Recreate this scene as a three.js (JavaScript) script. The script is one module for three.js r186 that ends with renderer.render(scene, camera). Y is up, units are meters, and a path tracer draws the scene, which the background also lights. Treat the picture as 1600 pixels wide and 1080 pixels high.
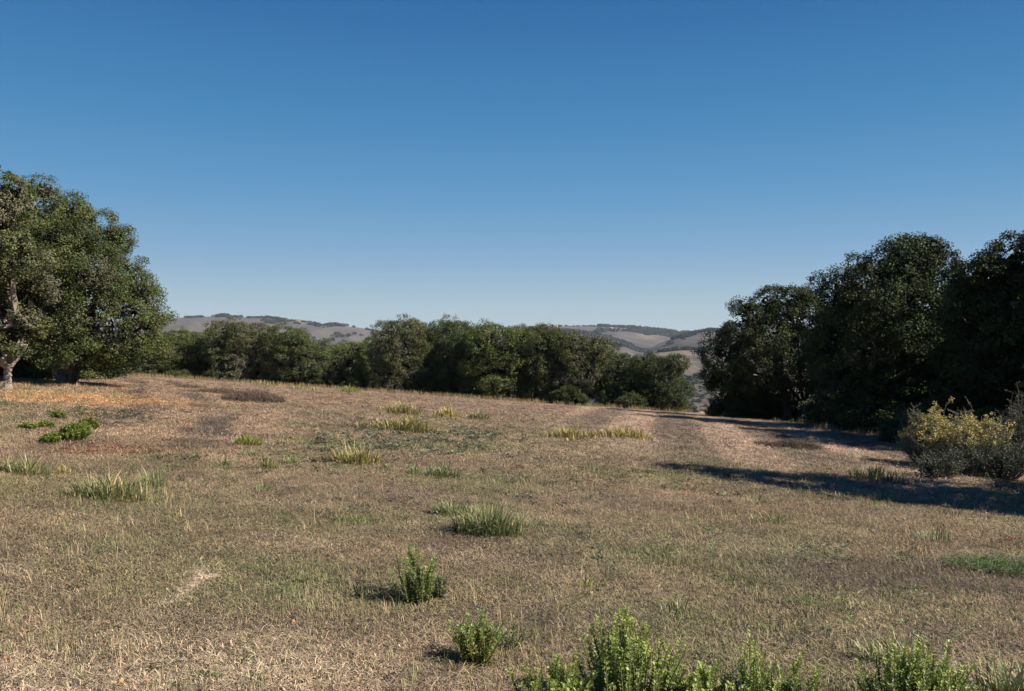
import * as THREE from 'three';
import { ImprovedNoise } from 'three/addons/math/ImprovedNoise.js';

/* ------------------------------------------------------------------ camera, sky, sun, exposure */
const scene = new THREE.Scene();
const FOV = 45, EYE = 1.7, HALF = 540, F = HALF / Math.tan(FOV * Math.PI / 360);   // F: focal length in photo pixels
const camera = new THREE.PerspectiveCamera(FOV, 1600 / 1080, 0.1, 20000);
camera.position.set(0, EYE, 0);
camera.lookAt(0, EYE, -10);
scene.add(camera);
const EXPOSURE = 1.8;
const renderer = new THREE.WebGLRenderer({ antialias: true });
renderer.toneMapping = THREE.LinearToneMapping;
renderer.toneMappingExposure = EXPOSURE;
renderer.shadowMap.enabled = true;

const toLin = (c) => { c /= 255; return c <= 0.04045 ? c / 12.92 : Math.pow((c + 0.055) / 1.055, 2.4); };
{ // a clear sky: colour by height above the horizon only
  const stops = [[-90, 70, 62, 50], [-3, 120, 118, 112], [-0.5, 186, 203, 207], [0.8, 186, 203, 207], [2.2, 178, 199, 208], [5.9, 136, 174, 207], [9.5, 104, 157, 200], [14.5, 74, 137, 188], [22.5, 48, 108, 165], [35, 32, 86, 145], [60, 22, 68, 124], [90, 18, 60, 114]];
  const W = 64, H = 1024, data = new Float32Array(W * H * 4);
  for (let j = 0; j < H; j++) {
    const e = ((j + 0.5) / H - 0.5) * 180;
    let k = 0; while (k < stops.length - 2 && e > stops[k + 1][0]) k++;
    const a = stops[k], b = stops[k + 1], t = THREE.MathUtils.clamp((e - a[0]) / (b[0] - a[0]), 0, 1);
    for (let i = 0; i < W; i++) {
      const o = (j * W + i) * 4;
      for (let c = 0; c < 3; c++) data[o + c] = toLin(a[c + 1] + (b[c + 1] - a[c + 1]) * t) / EXPOSURE;
      data[o + 3] = 1;
    }
  }
  const sky = new THREE.DataTexture(data, W, H, THREE.RGBAFormat, THREE.FloatType);
  sky.mapping = THREE.EquirectangularReflectionMapping;
  sky.magFilter = sky.minFilter = THREE.LinearFilter;
  sky.needsUpdate = true;
  scene.background = sky; scene.environment = sky;
}
const SUN_EL = 38 * Math.PI / 180, SUN_AZ = 20 * Math.PI / 180;                        // from the right, a little behind the camera
const sunDir = new THREE.Vector3(Math.cos(SUN_AZ) * Math.cos(SUN_EL), Math.sin(SUN_EL), Math.sin(SUN_AZ) * Math.cos(SUN_EL));
const sun = new THREE.DirectionalLight(new THREE.Color().setRGB(1.0, 0.915, 0.80), 5);
sun.position.copy(sunDir).multiplyScalar(120).add(new THREE.Vector3(0, 0, -30));
sun.target.position.set(0, 0, -30);
sun.castShadow = true;
Object.assign(sun.shadow.camera, { left: -70, right: 70, top: 60, bottom: -60, near: 1, far: 300 });
sun.shadow.mapSize.set(4096, 4096);
scene.add(sun, sun.target);
scene.fog = new THREE.FogExp2(new THREE.Color().setRGB(0.55, 0.66, 0.80), 0.00006);

/* ------------------------------------------------------------------ helpers */
let seed = 7;
const reseed = (s) => { seed = s >>> 0; };
function rnd() { seed = (seed + 0x6D2B79F5) | 0; let t = Math.imul(seed ^ (seed >>> 15), 1 | seed); t = (t + Math.imul(t ^ (t >>> 7), 61 | t)) ^ t; return ((t ^ (t >>> 14)) >>> 0) / 4294967296; }
const rr = (a, b) => a + (b - a) * rnd();
const lerp = THREE.MathUtils.lerp, clamp = THREE.MathUtils.clamp, sstep = (x, a, b) => { const t = clamp((x - a) / (b - a), 0, 1); return t * t * (3 - 2 * t); };
const perlin = new ImprovedNoise();
const noise = (x, y, z = 0) => perlin.noise(x + 131.7, y + 57.3, z + 11.1);
const fbm = (x, y, n = 4, z = 0) => { let s = 0, a = 0.5; for (let i = 0; i < n; i++) { s += a * noise(x, y, z + i * 7.3); x *= 2.03; y *= 2.03; a *= 0.5; } return s; };
const V = (x, y, z) => new THREE.Vector3(x, y, z);
function randDir() { const u = rr(-1, 1), a = rr(0, Math.PI * 2), s = Math.sqrt(1 - u * u); return V(s * Math.cos(a), u, s * Math.sin(a)); }

const used = new Map();
function numbered(name) { const n = used.get(name) ?? 0; used.set(name, n + 1); return n ? `${name}_${String(n).padStart(3, '0')}` : name; }
function tag(o, label, category, group, kind) {
  if (label) o.userData.label = label;
  if (category) o.userData.category = category;
  if (group) o.userData.group = group;
  if (kind) o.userData.kind = kind;
  return o;
}
function shade(o) { o.castShadow = true; o.receiveShadow = true; return o; }
function thing(name, label, category, p, group) {
  const o = new THREE.Group(); o.name = numbered(name); o.position.copy(p);
  tag(o, label, category, group); scene.add(o); return o;
}
function part(name, geometry, material, parent) {
  const m = shade(new THREE.Mesh(geometry, material)); m.name = name; parent.add(m); return m;
}
function copyOf(src, label, p, turn, sx, sy, sz) {
  const c = src.clone(); c.name = numbered(src.name.replace(/_\d{3}$/, '')); c.userData = { ...src.userData, label };
  c.position.copy(p); c.rotation.y = turn; c.scale.set(sx, sy ?? sx, sz ?? sx); scene.add(c); return c;
}
// triangles with a colour of their own
class MB {
  constructor() { this.p = []; this.c = []; }
  tri(a, b, c, k) { this.p.push(a.x, a.y, a.z, b.x, b.y, b.z, c.x, c.y, c.z); for (let i = 0; i < 3; i++) this.c.push(k[0], k[1], k[2]); }
  quad(a, b, c, d, k) { this.tri(a, b, c, k); this.tri(a, c, d, k); }
  geometry() {
    const g = new THREE.BufferGeometry();
    g.setAttribute('position', new THREE.Float32BufferAttribute(this.p, 3));
    g.setAttribute('color', new THREE.Float32BufferAttribute(this.c, 3));
    g.computeVertexNormals(); return g;
  }
  get n() { return this.p.length / 9; }
}
const mat = (o) => new THREE.MeshStandardMaterial({ vertexColors: true, side: THREE.DoubleSide, ...o });
const leafMat = new THREE.MeshPhysicalMaterial({ vertexColors: true, side: THREE.DoubleSide, roughness: 0.65, specularIntensity: 0.25 });
const lightLeafMat = new THREE.MeshPhysicalMaterial({ vertexColors: true, side: THREE.DoubleSide, roughness: 0.55, transmission: 0.45, thickness: 0 });
const dryMat = mat({ roughness: 0.8 });
const barkMat = mat({ roughness: 0.95 });
const hillMat = mat({ roughness: 1.0 });

/* ------------------------------------------------------------------ the lie of the land */
const KZ = 0.00068;
function landY(x, z) {
  const d = Math.max(0, -z), cut = 105;
  let y = d < cut ? -KZ * d * d : -KZ * cut * cut - (d - cut) * 2 * KZ * cut;
  const tx = x > 0 ? -0.066 * 34 * Math.tanh(x / 34) : -0.07 * 60 * Math.tanh(x / 60);
  const far = Math.hypot(x, z);
  y = y < -50 ? -50 - 6 * (1 - Math.exp((y + 50) / 6)) : y;
  y += tx * (1 - sstep(far, 120, 500));
  y -= 40 * sstep(Math.abs(x), 160, 700);
  return Math.max(y, -58);
}
function bumpY(x, z) {
  const r = Math.hypot(x, z), near = 1 - sstep(r, 60, 150);
  if (near <= 0) return 0;
  const s = x + 0.172 * z, tracks = sstep(-z, 13, 22) * sstep(x, 1.0, 3.5);
  let b = 0.07 * fbm(x / 5, z / 5, 2) + 0.03 * fbm(x / 0.9, z / 0.9, 3);
  if (r < 30) b += 0.016 * fbm(x / 0.16, z / 0.16, 2) * (1 - sstep(r, 18, 30));
  b -= tracks * 0.05 * Math.pow(Math.max(0, Math.cos(s * Math.PI * 2 / 1.7)), 8);
  const soil = soilMask(x, z);
  if (soil > 0.01) b += soil * 0.05 * Math.abs(fbm(x / 0.3, z / 0.3, 3));
  return b * near;
}
const groundY = (x, z) => landY(x, z) + bumpY(x, z);
// the point of the ground seen at a pixel of the photograph
function G(px, py) {
  const dx = (px - 800) / F, dy = -(py - 540) / F;
  let d = 1.5, step = 0.05, best = null, bestGap = 1e9;
  for (; d < 60; d += step) {
    const gap = EYE + dy * d - landY(dx * d, -d);
    if (gap <= 0) return V(dx * d, groundY(dx * d, -d), -d);
    if (gap < bestGap * d / 1) { if (gap / d < bestGap) { bestGap = gap / d; best = d; } }
    step = Math.max(0.02, d * 0.004);
  }
  return V(dx * best, groundY(dx * best, -best), -best);
}
const onGround = (px, d) => { const x = (px - 800) / F * d; return V(x, groundY(x, -d), -d); };
const heightAt = (py, d) => EYE - (py - 540) / F * d;
const inEllipse = (x, z, cx, cz, rx, rz, edge = 0.35) => 1 - sstep(Math.hypot((x - cx) / rx, (z - cz) / rz) + 0.5 * fbm(x / 0.9, z / 0.9, 3), 1 - edge, 1 + edge);
const soilAt = G(1430, 905), orangeAt = G(110, 622), redA = G(130, 702), redB = G(225, 705), streakAt = G(283, 915), gravelAt = G(370, 1050), gravelB = G(60, 1070);
function soilMask(x, z) { return soilAt0 ? inEllipse(x, z, soilAt0.x, soilAt0.z, 1.5, 0.55, 0.5) : 0; }
var soilAt0 = soilAt;
const chalkLine = [[[322, 888], [296, 905]], [[312, 905], [256, 942]], [[322, 903], [345, 897]]].map((e) => e.map((p) => G(...p)));
function chalkMask(x, z) { if (x > 0 || z < -9 || z > -4) return 0; let m = 0; for (const [a, b] of chalkLine) m = Math.max(m, 1 - sstep(segDist(x, z, [a.x, a.z], [b.x, b.z]) + 0.09 * fbm(x / 0.08, z / 0.08, 2), 0.015, 0.085)); return m; }
const TRACK = [[-3.4, -6], [-4.3, -10], [-5.2, -14.8], [-6.4, -18.4], [-8.2, -21.8], [-11.9, -30.3], [-17, -39]];
function trackAt(x, z) { // [in a wheel rut, on the worn strip]
  if (x > 0 || z > -6 || z < -40) return [0, 0];
  let a = 9, b = 9; const w = 0.35 * noise(z / 2.5, 3) + 0.1 * fbm(x / 0.5, z / 0.5, 2);
  for (let i = 0; i < TRACK.length - 1; i++) { a = Math.min(a, segDist(x + w, z, TRACK[i], TRACK[i + 1])); b = Math.min(b, segDist(x + w + 1.55, z - 0.3, TRACK[i], TRACK[i + 1])); }
  const fade = sstep(-z, 8, 13);
  return [Math.max(1 - sstep(a, 0.16, 0.5), 1 - sstep(b, 0.16, 0.5)) * fade, (1 - sstep(Math.min(a, b), 0.5, 2.2)) * fade];
}
// where the rolling field is straw, greenish, bare: linear base colour at a point
const SPOTS = { straw: [0.205, 0.150, 0.096], mauve: [0.165, 0.124, 0.096], green: [0.108, 0.112, 0.052], soil: [0.060, 0.047, 0.038], pink: [0.315, 0.236, 0.180], orange: [0.32, 0.19, 0.085], red: [0.15, 0.055, 0.035], chalk: [0.34, 0.28, 0.20], pale: [0.222, 0.158, 0.107] };
const mixc = (a, b, t) => [lerp(a[0], b[0], t), lerp(a[1], b[1], t), lerp(a[2], b[2], t)];
function greenness(x, z) { return clamp(0.45 + 1.5 * fbm(x / 3.2 + 4, z / 2.0, 4), 0, 1); }
function bareness(x, z) { return clamp(-0.15 + 2.2 * fbm(x / 1.6 - 9, z / 1.1, 4), 0, 1); }
function fieldColor(x, z) {
  const d = Math.hypot(x, z), n1 = fbm(x / 6, z / 6, 4), n2 = fbm(x / 1.3 + 20, z / 0.9, 4);
  let c = mixc(SPOTS.mauve, SPOTS.straw, clamp(0.5 + 1.4 * n1 + 0.9 * n2, 0, 1));
  c = mixc(c, SPOTS.green, greenness(x, z) * 0.9 * (1 - sstep(d, 14, 30)));
  c = mixc(c, SPOTS.soil, bareness(x, z) * 0.75 * (1 - sstep(d, 10, 40)));
  c = mixc(c, SPOTS.pale, sstep(-x, 3, 14) * sstep(-z, 12, 26) * 0.6);
  // mown strips that run away from the camera on the right
  const st = sstep(-z, 11, 20) * sstep(x, 0.5, 3.5), s = x + 0.172 * z + 0.25 * noise(x / 4, z / 4);
  const strip = 0.5 + 0.5 * Math.sign(Math.sin(s * Math.PI * 2 / 2.6)) * Math.min(1, Math.abs(Math.sin(s * Math.PI * 2 / 2.6)) * 4);
  c = mixc(c, mixc(SPOTS.pink, [0.125, 0.098, 0.074], strip * 0.95), st * 0.95);
  const rut = Math.pow(Math.max(0, Math.cos(s * Math.PI * 2 / 1.7)), 10);
  c = mixc(c, SPOTS.soil, st * rut * 0.75 * clamp(0.6 + 1.5 * fbm(x, z / 3, 2), 0, 1));
  // the old wheel tracks that bend round to the left tree
  const tr = trackAt(x, z);
  c = mixc(c, SPOTS.pale, tr[1] * 0.95); c = mixc(c, [0.062, 0.049, 0.041], tr[0] * 0.95 * clamp(0.85 + fbm(x / 1.5, z / 1.5, 2) * 2, 0, 1));
  c = mixc(c, SPOTS.orange, inEllipse(x, z, orangeAt.x, orangeAt.z, 2.5, 2.0, 0.5) * 0.95);
  c = mixc(c, SPOTS.red, Math.max(inEllipse(x, z, redA.x, redA.z, 0.8, 0.6), inEllipse(x, z, redB.x, redB.z, 0.6, 0.35)) * 0.5);
  c = mixc(c, SPOTS.soil, soilMask(x, z) * 0.8);
  c = mixc(c, SPOTS.chalk, Math.max(0.5 * inEllipse(x, z, gravelAt.x, gravelAt.z, 0.9, 0.5, 0.6), 0.5 * inEllipse(x, z, gravelB.x, gravelB.z, 0.7, 0.35, 0.5)));
  c = mixc(c, SPOTS.chalk, chalkMask(x, z) * 0.9);
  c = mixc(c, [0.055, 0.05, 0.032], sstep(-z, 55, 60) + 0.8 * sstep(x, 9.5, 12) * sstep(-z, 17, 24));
  const k = clamp(1 + 0.9 * fbm(x / 0.42 + 9, z / 0.26, 3) + 0.7 * fbm(x / 1.9, z / 1.1 + 5, 2), 0.4, 1.7);
  const q = lerp(k, 1, st * 0.6) * 1.18;
  return [c[0] * q * 1.14, c[1] * q * 1.085, c[2] * q * 1.085];
}

{ // one sheet from under the camera to the horizon
  const az = [];
  for (let a = -180; a < -42; a += 4) az.push(a);
  for (let a = -42; a <= 42.001; a += 0.21) az.push(a);
  for (let a = 46; a <= 180; a += 4) az.push(a);
  if (az[az.length - 1] < 180) az.push(180);
  const rs = [0.05];
  for (let r = 0.4; r < 160; r *= r < 3 ? 1.08 : 1.0125) rs.push(r);
  for (let r = 170; r < 10500; r *= 1.13) rs.push(r);
  const n = az.length, m = rs.length, pos = new Float32Array(n * m * 3), col = new Float32Array(n * m * 3), uv = new Float32Array(n * m * 2), idx = [];
  for (let j = 0; j < m; j++) for (let i = 0; i < n; i++) {
    const a = az[i] * Math.PI / 180, x = rs[j] * Math.sin(a), z = -rs[j] * Math.cos(a), o = j * n + i;
    pos.set([x, groundY(x, z), z], o * 3);
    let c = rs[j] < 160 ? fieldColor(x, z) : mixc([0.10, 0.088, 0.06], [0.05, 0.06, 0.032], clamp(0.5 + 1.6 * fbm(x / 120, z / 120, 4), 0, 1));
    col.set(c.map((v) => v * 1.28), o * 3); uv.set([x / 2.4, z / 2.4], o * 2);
  }
  for (let j = 0; j < m - 1; j++) for (let i = 0; i < n - 1; i++) { const a = j * n + i, b = a + 1, c = a + n, d = c + 1; idx.push(a, b, c, b, d, c); }
  const g = new THREE.BufferGeometry();
  g.setAttribute('position', new THREE.BufferAttribute(pos, 3)); g.setAttribute('color', new THREE.BufferAttribute(col, 3)); g.setAttribute('uv', new THREE.BufferAttribute(uv, 2));
  g.setIndex(idx); g.computeVertexNormals();
  // straw litter: short strokes lying every way, a tone map around a mean near 0.8
  reseed(99);
  const S = 1024, cv = document.createElement('canvas'); cv.width = cv.height = S;
  const cx = cv.getContext('2d'); cx.fillStyle = 'rgb(205,203,200)'; cx.fillRect(0, 0, S, S);
  for (let i = 0; i < 26000; i++) {
    const x = rnd() * S, y = rnd() * S, a = rnd() * Math.PI, l = rr(6, 34), v = Math.round(rr(110, 255)), w = rnd() < 0.4 ? 20 : 0;
    cx.strokeStyle = `rgba(${v},${v - w * 0.3},${v - w},${rr(0.25, 0.8).toFixed(2)})`; cx.lineWidth = rr(0.7, 2.0);
    for (const ox of [-S, 0, S]) for (const oy of [-S, 0, S]) {
      const X = x + ox, Y = y + oy; if (X < -40 || Y < -40 || X > S + 40 || Y > S + 40) continue;
      cx.beginPath(); cx.moveTo(X, Y); cx.lineTo(X + Math.cos(a) * l, Y + Math.sin(a) * l); cx.stroke();
    }
  }
  const tex = new THREE.CanvasTexture(cv); tex.wrapS = tex.wrapT = THREE.RepeatWrapping; tex.colorSpace = THREE.SRGBColorSpace;
  const bump = new THREE.CanvasTexture(cv); bump.wrapS = bump.wrapT = THREE.RepeatWrapping;
  const o = shade(new THREE.Mesh(g, new THREE.MeshStandardMaterial({ vertexColors: true, map: tex, bumpMap: bump, bumpScale: 0.012, roughness: 1 })));
  o.name = 'ground'; tag(o, 'rolling field of mown dry grass that falls away to the right', null, null, 'structure'); scene.add(o);
}

/* ------------------------------------------------------------------ hills */
const hillClumps = [];
function profile(pts, x) { let k = 0; while (k < pts.length - 2 && x > pts[k + 1][0]) k++; const a = pts[k], b = pts[k + 1], t = clamp((x - a[0]) / (b[0] - a[0]), 0, 1); return lerp(a[1], b[1], t * t * (3 - 2 * t) * 0.5 + t * 0.5); }
// crest: [[px, py], ...] the skyline the hill has from the field; it lies at depth dc, its foot at depth df
function makeHill({ name, label, crest, dc, df, foot, gully, gscale, color, shift = 0 }) {
  const x0 = crest[0][0], x1 = crest[crest.length - 1][0];
  const at = (px, v) => {
    const d = v <= 1 ? lerp(df, dc, v) : dc + (v - 1) * (dc - df), k = (px - 800) / F;
    const top = heightAt(profile(crest, px), dc), X = k * d;
    const edge = sstep(px, x0, x0 + (x1 - x0) * 0.08) * (1 - sstep(px, x1 - (x1 - x0) * 0.08, x1));
    let y;
    if (v <= 1) {
      const g = gully * Math.sin(Math.PI * Math.pow(v, 0.8)) * (1 - 2 * Math.abs(fbm(X / gscale + 3 * shift + 0.8 * v, v * 1.3 + shift, 3)) - 0.6);
      y = lerp(foot, top, Math.pow(v, 0.85)) + g * edge + 0.05 * gully * fbm(X / (gscale * 0.12), v * 14, 2) * (v < 1 ? 1 : 0);
    } else y = top - (v - 1) * (top - foot) * 0.9;
    return V(X, lerp(foot - 20, y, edge), -d);
  };
  const n = 220, m = 90, pos = [], col = [], idx = [];
  for (let j = 0; j <= m; j++) for (let i = 0; i <= n; i++) {
    const px = lerp(x0, x1, i / n), v = j / m * 1.5, p = at(px, v);
    pos.push(p.x, p.y, p.z); col.push(...color(px, v, p));
    if (i < n && j < m) { const a = j * (n + 1) + i; idx.push(a, a + 1, a + n + 1, a + 1, a + n + 2, a + n + 1); }
  }
  const g = new THREE.BufferGeometry();
  g.setAttribute('position', new THREE.Float32BufferAttribute(pos, 3)); g.setAttribute('color', new THREE.Float32BufferAttribute(col, 3)); g.setIndex(idx); g.computeVertexNormals();
  const o = shade(new THREE.Mesh(g, hillMat)); o.name = name; tag(o, label, null, null, 'structure'); scene.add(o);
  return at;
}
const HC = { scrub: [0.080, 0.069, 0.060], tan: [0.145, 0.110, 0.076], wood: [0.035, 0.043, 0.028], pale: [0.27, 0.21, 0.16] };
const near2 = (px, v, cx, cv, rx, rv) => Math.hypot((px - cx) / rx, (v - cv) / rv);
const speck = (p, s) => fbm(p.x / s, p.z / s, 3);
function segDist(px, py, a, b) { const t = clamp(((px - a[0]) * (b[0] - a[0]) + (py - a[1]) * (b[1] - a[1])) / ((b[0] - a[0]) ** 2 + (b[1] - a[1]) ** 2), 0, 1); return Math.hypot(px - a[0] - t * (b[0] - a[0]), py - a[1] - t * (b[1] - a[1])); }

const farLeft = makeHill({ name: 'far_hill', label: 'long mauve scrub hill behind the oaks on the left', crest: [[-500, 560], [-250, 520], [60, 508], [180, 507], [245, 500], [290, 496], [340, 494.5], [420, 497], [470, 503], [520, 508], [560, 512], [600, 521], [680, 532], [760, 545]], dc: 2500, df: 1400, foot: -50, gully: 38, gscale: 190, shift: 1,
  color: (px, v, p) => { let c = mixc(HC.scrub, HC.tan, clamp(0.12 + speck(p, 140) * 1.2, 0, 0.6)); c = mixc(c, HC.wood, sstep(speck(p, 260), 0.12, 0.3) * 0.8); if (v > 0.93) c = mixc(c, HC.wood, 0.5 * sstep(fbm(px / 22, 2, 2), -0.05, 0.15)); if (near2(px, v, 468, 0.93, 9, 0.03) < 1) c = HC.pale; if (segDist(px, v * 300, [500, 276], [545, 270]) < 5) c = mixc(c, HC.tan, 0.8); return c; } });
const farRight = makeHill({ name: 'far_hill', label: 'farthest brown ridge with houses and trees along its top', crest: [[420, 560], [640, 525], [760, 512], [855, 509], [885, 510], [940, 510], [985, 511.5], [1020, 515], [1060, 519], [1100, 523], [1180, 530], [1320, 536], [1500, 540], [1700, 560]], dc: 3400, df: 2100, foot: -50, gully: 60, gscale: 330, shift: 5,
  color: (px, v, p) => { let c = mixc(HC.scrub, HC.tan, clamp(0.1 + speck(p, 170) * 1.0, 0, 0.5)); c = mixc(c, HC.wood, sstep(speck(p, 300), 0.1, 0.3) * 0.85); if (v > 0.72 && px > 980 && px < 1090) c = mixc(c, HC.wood, 0.75 * sstep(speck(p, 90), -0.12, 0.1)); if (near2(px, v, 1012, 0.62, 15, 0.13) < 1 + speck(p, 60)) c = mixc(c, HC.tan, 0.95); return c; } });
const midRight = makeHill({ name: 'wooded_spur', label: 'dark wooded spur below the farthest ridge right of the middle oaks', crest: [[640, 560], [760, 530], [840, 518.5], [880, 517.5], [915, 518], [940, 524], [970, 534], [1000, 543], [1030, 541], [1060, 536], [1090, 531], [1120, 528], [1250, 528], [1420, 560]], dc: 2500, df: 1700, foot: -52, gully: 30, gscale: 150, shift: 9,
  color: (px, v, p) => mixc(mixc(HC.scrub, HC.tan, clamp(0.25 + speck(p, 90), 0, 0.6)), HC.wood, clamp(sstep(v, 0.55, 0.85) * sstep(speck(p, 110), -0.25, 0.02), 0, 1) * 0.9) });
const rightRidge = makeHill({ name: 'scrub_hill', label: 'smooth mauve scrub hill rising behind the dark right oaks', crest: [[960, 570], [1010, 546], [1040, 533], [1070, 524], [1095, 517.5], [1112, 515.5], [1130, 518], [1200, 512], [1320, 508], [1450, 520], [1700, 560]], dc: 1900, df: 1250, foot: -54, gully: 26, gscale: 130, shift: 14,
  color: (px, v, p) => { let c = mixc(HC.scrub, HC.tan, clamp(speck(p, 70) * 0.8, 0, 0.35)); if (v > 0.9) c = mixc(c, HC.wood, 0.6 * sstep(speck(p, 40), -0.1, 0.15)); return mixc(c, HC.wood, sstep(speck(p, 90), 0.2, 0.34) * 0.7); } });
const tanHill = makeHill({ name: 'grassy_hill', label: 'pale tan grass hill below the mauve ridge in the gap', crest: [[880, 590], [940, 572], [1000, 556], [1035, 549], [1060, 546.5], [1090, 546], [1130, 545], [1200, 540], [1350, 540], [1600, 570]], dc: 1350, df: 950, foot: -48, gully: 16, gscale: 80, shift: 21,
  color: (px, v, p) => { let c = mixc(HC.tan, HC.scrub, clamp(sstep(px, 1078, 1090) * 0.75 + speck(p, 60) * 0.5, 0, 1)); return mixc(c, HC.wood, 0.8 * sstep(speck(p, 55), 0.18, 0.3)); } });
const brownHill = makeHill({ name: 'brown_hillside', label: 'rough brown hillside with a bare dirt track low in the gap', crest: [[900, 640], [985, 616], [1050, 606], [1085, 600], [1115, 597], [1200, 596], [1300, 604], [1450, 640]], dc: 620, df: 400, foot: -40, gully: 5, gscale: 35, shift: 30,
  color: (px, v, p) => { let c = mixc([0.105, 0.080, 0.066], [0.055, 0.052, 0.038], clamp(0.4 + speck(p, 12) * 2.4, 0, 1)); const t = segDist(px, v * 100, [1086, 12], [1098, 22]) / 3.2, u = segDist(px, v * 100, [1098, 22], [1135, 15]) / 3.2; return mixc(c, [0.34, 0.235, 0.17], 1 - sstep(Math.min(t, u) + speck(p, 9), 0.7, 1.2)); } });

{ // far-off woods: crowns a few pixels across, along ridges, in gullies and on the valley side
  reseed(4242);
  const b = new MB();
  for (let i = 0; i < 90; i++) {
    const d = randDir(); if (d.y < -0.5) continue;
    const c = V(d.x * 0.5 * rr(0.7, 1), 0.42 + d.y * 0.42 * rr(0.7, 1), d.z * 0.5 * rr(0.7, 1)), u = randDir().multiplyScalar(0.17), w = randDir().multiplyScalar(0.17), k = rr(0.7, 1.35);
    b.tri(c.clone().add(u), c.clone().add(w), c.clone().sub(u).sub(w), [k, k, k]);
  }
  const geo = b.geometry(), put = [];
  const grow = (n, hill, pick, size) => { for (let i = 0; i < n; i++) { const q = pick(i); if (!q) continue; const p = hill(q[0], q[1]); put.push([p, rr(...size)]); } };
  const keepN = (p, s, t) => speck(p, s) > t;
  grow(260, farLeft, () => { const px = rr(250, 600), v = rr(0.955, 1.0); return fbm(px / 22, 2, 2) > -0.1 ? [px, v] : null; }, [5, 11]);
  grow(14, farLeft, () => [rr(336, 358), rr(0.98, 1)], [11, 17]); grow(22, farLeft, () => [rr(512, 545), rr(0.97, 1)], [10, 15]); grow(10, farLeft, () => [rr(412, 436), rr(0.98, 1)], [10, 14]);
  grow(60, farLeft, () => { const t = rnd(); return [lerp(440, 418, t) + rr(-5, 5), lerp(0.97, 0.7, t)]; }, [9, 15]);
  grow(900, farLeft, () => { const q = [rr(240, 620), rr(0.4, 0.95)]; return keepN(farLeft(...q), 260, 0.14) ? q : null; }, [6, 12]);
  grow(150, farRight, () => { const px = rr(940, 1095); return [px, rr(0.95, 1)]; }, [9, 17]);
  grow(26, farRight, () => [rr(936, 952), rr(0.97, 1)], [12, 20]); grow(20, farRight, () => [rr(848, 878), rr(0.985, 1)], [6, 12]); grow(30, farRight, () => [rr(880, 940), rr(0.98, 1)], [5, 10]);
  grow(500, farRight, () => { const q = [rr(980, 1095), rr(0.68, 0.97)]; return keepN(farRight(...q), 90, -0.06) ? q : null; }, [9, 17]);
  grow(900, farRight, () => { const q = [rr(840, 1100), rr(0.3, 0.95)]; return keepN(farRight(...q), 300, 0.14) ? q : null; }, [9, 16]);
  grow(1700, midRight, () => { const q = [rr(830, 1125), rr(0.6, 1.0)]; return keepN(midRight(...q), 110, -0.16) ? q : null; }, [8, 15]);
  grow(300, rightRidge, () => { const q = [rr(1050, 1130), rr(0.9, 1.0)]; return keepN(rightRidge(...q), 40, -0.05) ? q : null; }, [6, 11]);
  grow(300, rightRidge, () => { const q = [rr(1020, 1130), rr(0.1, 0.9)]; return keepN(rightRidge(...q), 90, 0.2) ? q : null; }, [6, 10]);
  grow(180, tanHill, () => { const q = [rr(1030, 1130), rr(0.95, 1.0)]; return q; }, [4, 9]);
  grow(120, tanHill, () => { const q = [rr(1040, 1130), rr(0.1, 0.9)]; return keepN(tanHill(...q), 55, 0.2) ? q : null; }, [4, 8]);
  grow(1100, brownHill, () => { const q = [rr(1055, 1300), rr(0.05, 1)]; return keepN(brownHill(...q), 30, -0.1) ? q : null; }, [0.8, 2.4]);
  grow(30, brownHill, () => [rr(1040, 1082), rr(0.05, 0.3)], [3, 6]);
  for (let i = 0; i < 900; i++) { // the wooded valley side seen in the gap
    const d = rr(700, 1000), px = rr(1000, 1180), x = (px - 800) / F * d; put.push([V(x, lerp(-46, -40, (d - 700) / 300) + 6 * fbm(x / 40, d / 40, 2), -d), rr(6, 13)]);
  }
  const o = new THREE.InstancedMesh(geo, mat({ roughness: 0.9 }), put.length), M = new THREE.Matrix4(), q = new THREE.Quaternion(), e = new THREE.Euler(), col = new THREE.Color();
  put.forEach(([p, s], i) => {
    e.set(0, rr(0, 6.28), 0); q.setFromEuler(e); M.compose(p.clone().setY(p.y - s * 0.08), q, V(s * rr(0.9, 1.5), s * rr(0.7, 0.95), s * rr(0.9, 1.5))); o.setMatrixAt(i, M);
    const k = rr(0.8, 1.2); col.setRGB(0.036 * k, 0.046 * k, 0.027 * k); o.setColorAt(i, col);
  });
  o.name = 'distant_woodland'; tag(shade(o), 'far-off dark woods along the ridges and in the gullies', null, null, 'stuff'); scene.add(o);
}

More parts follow.
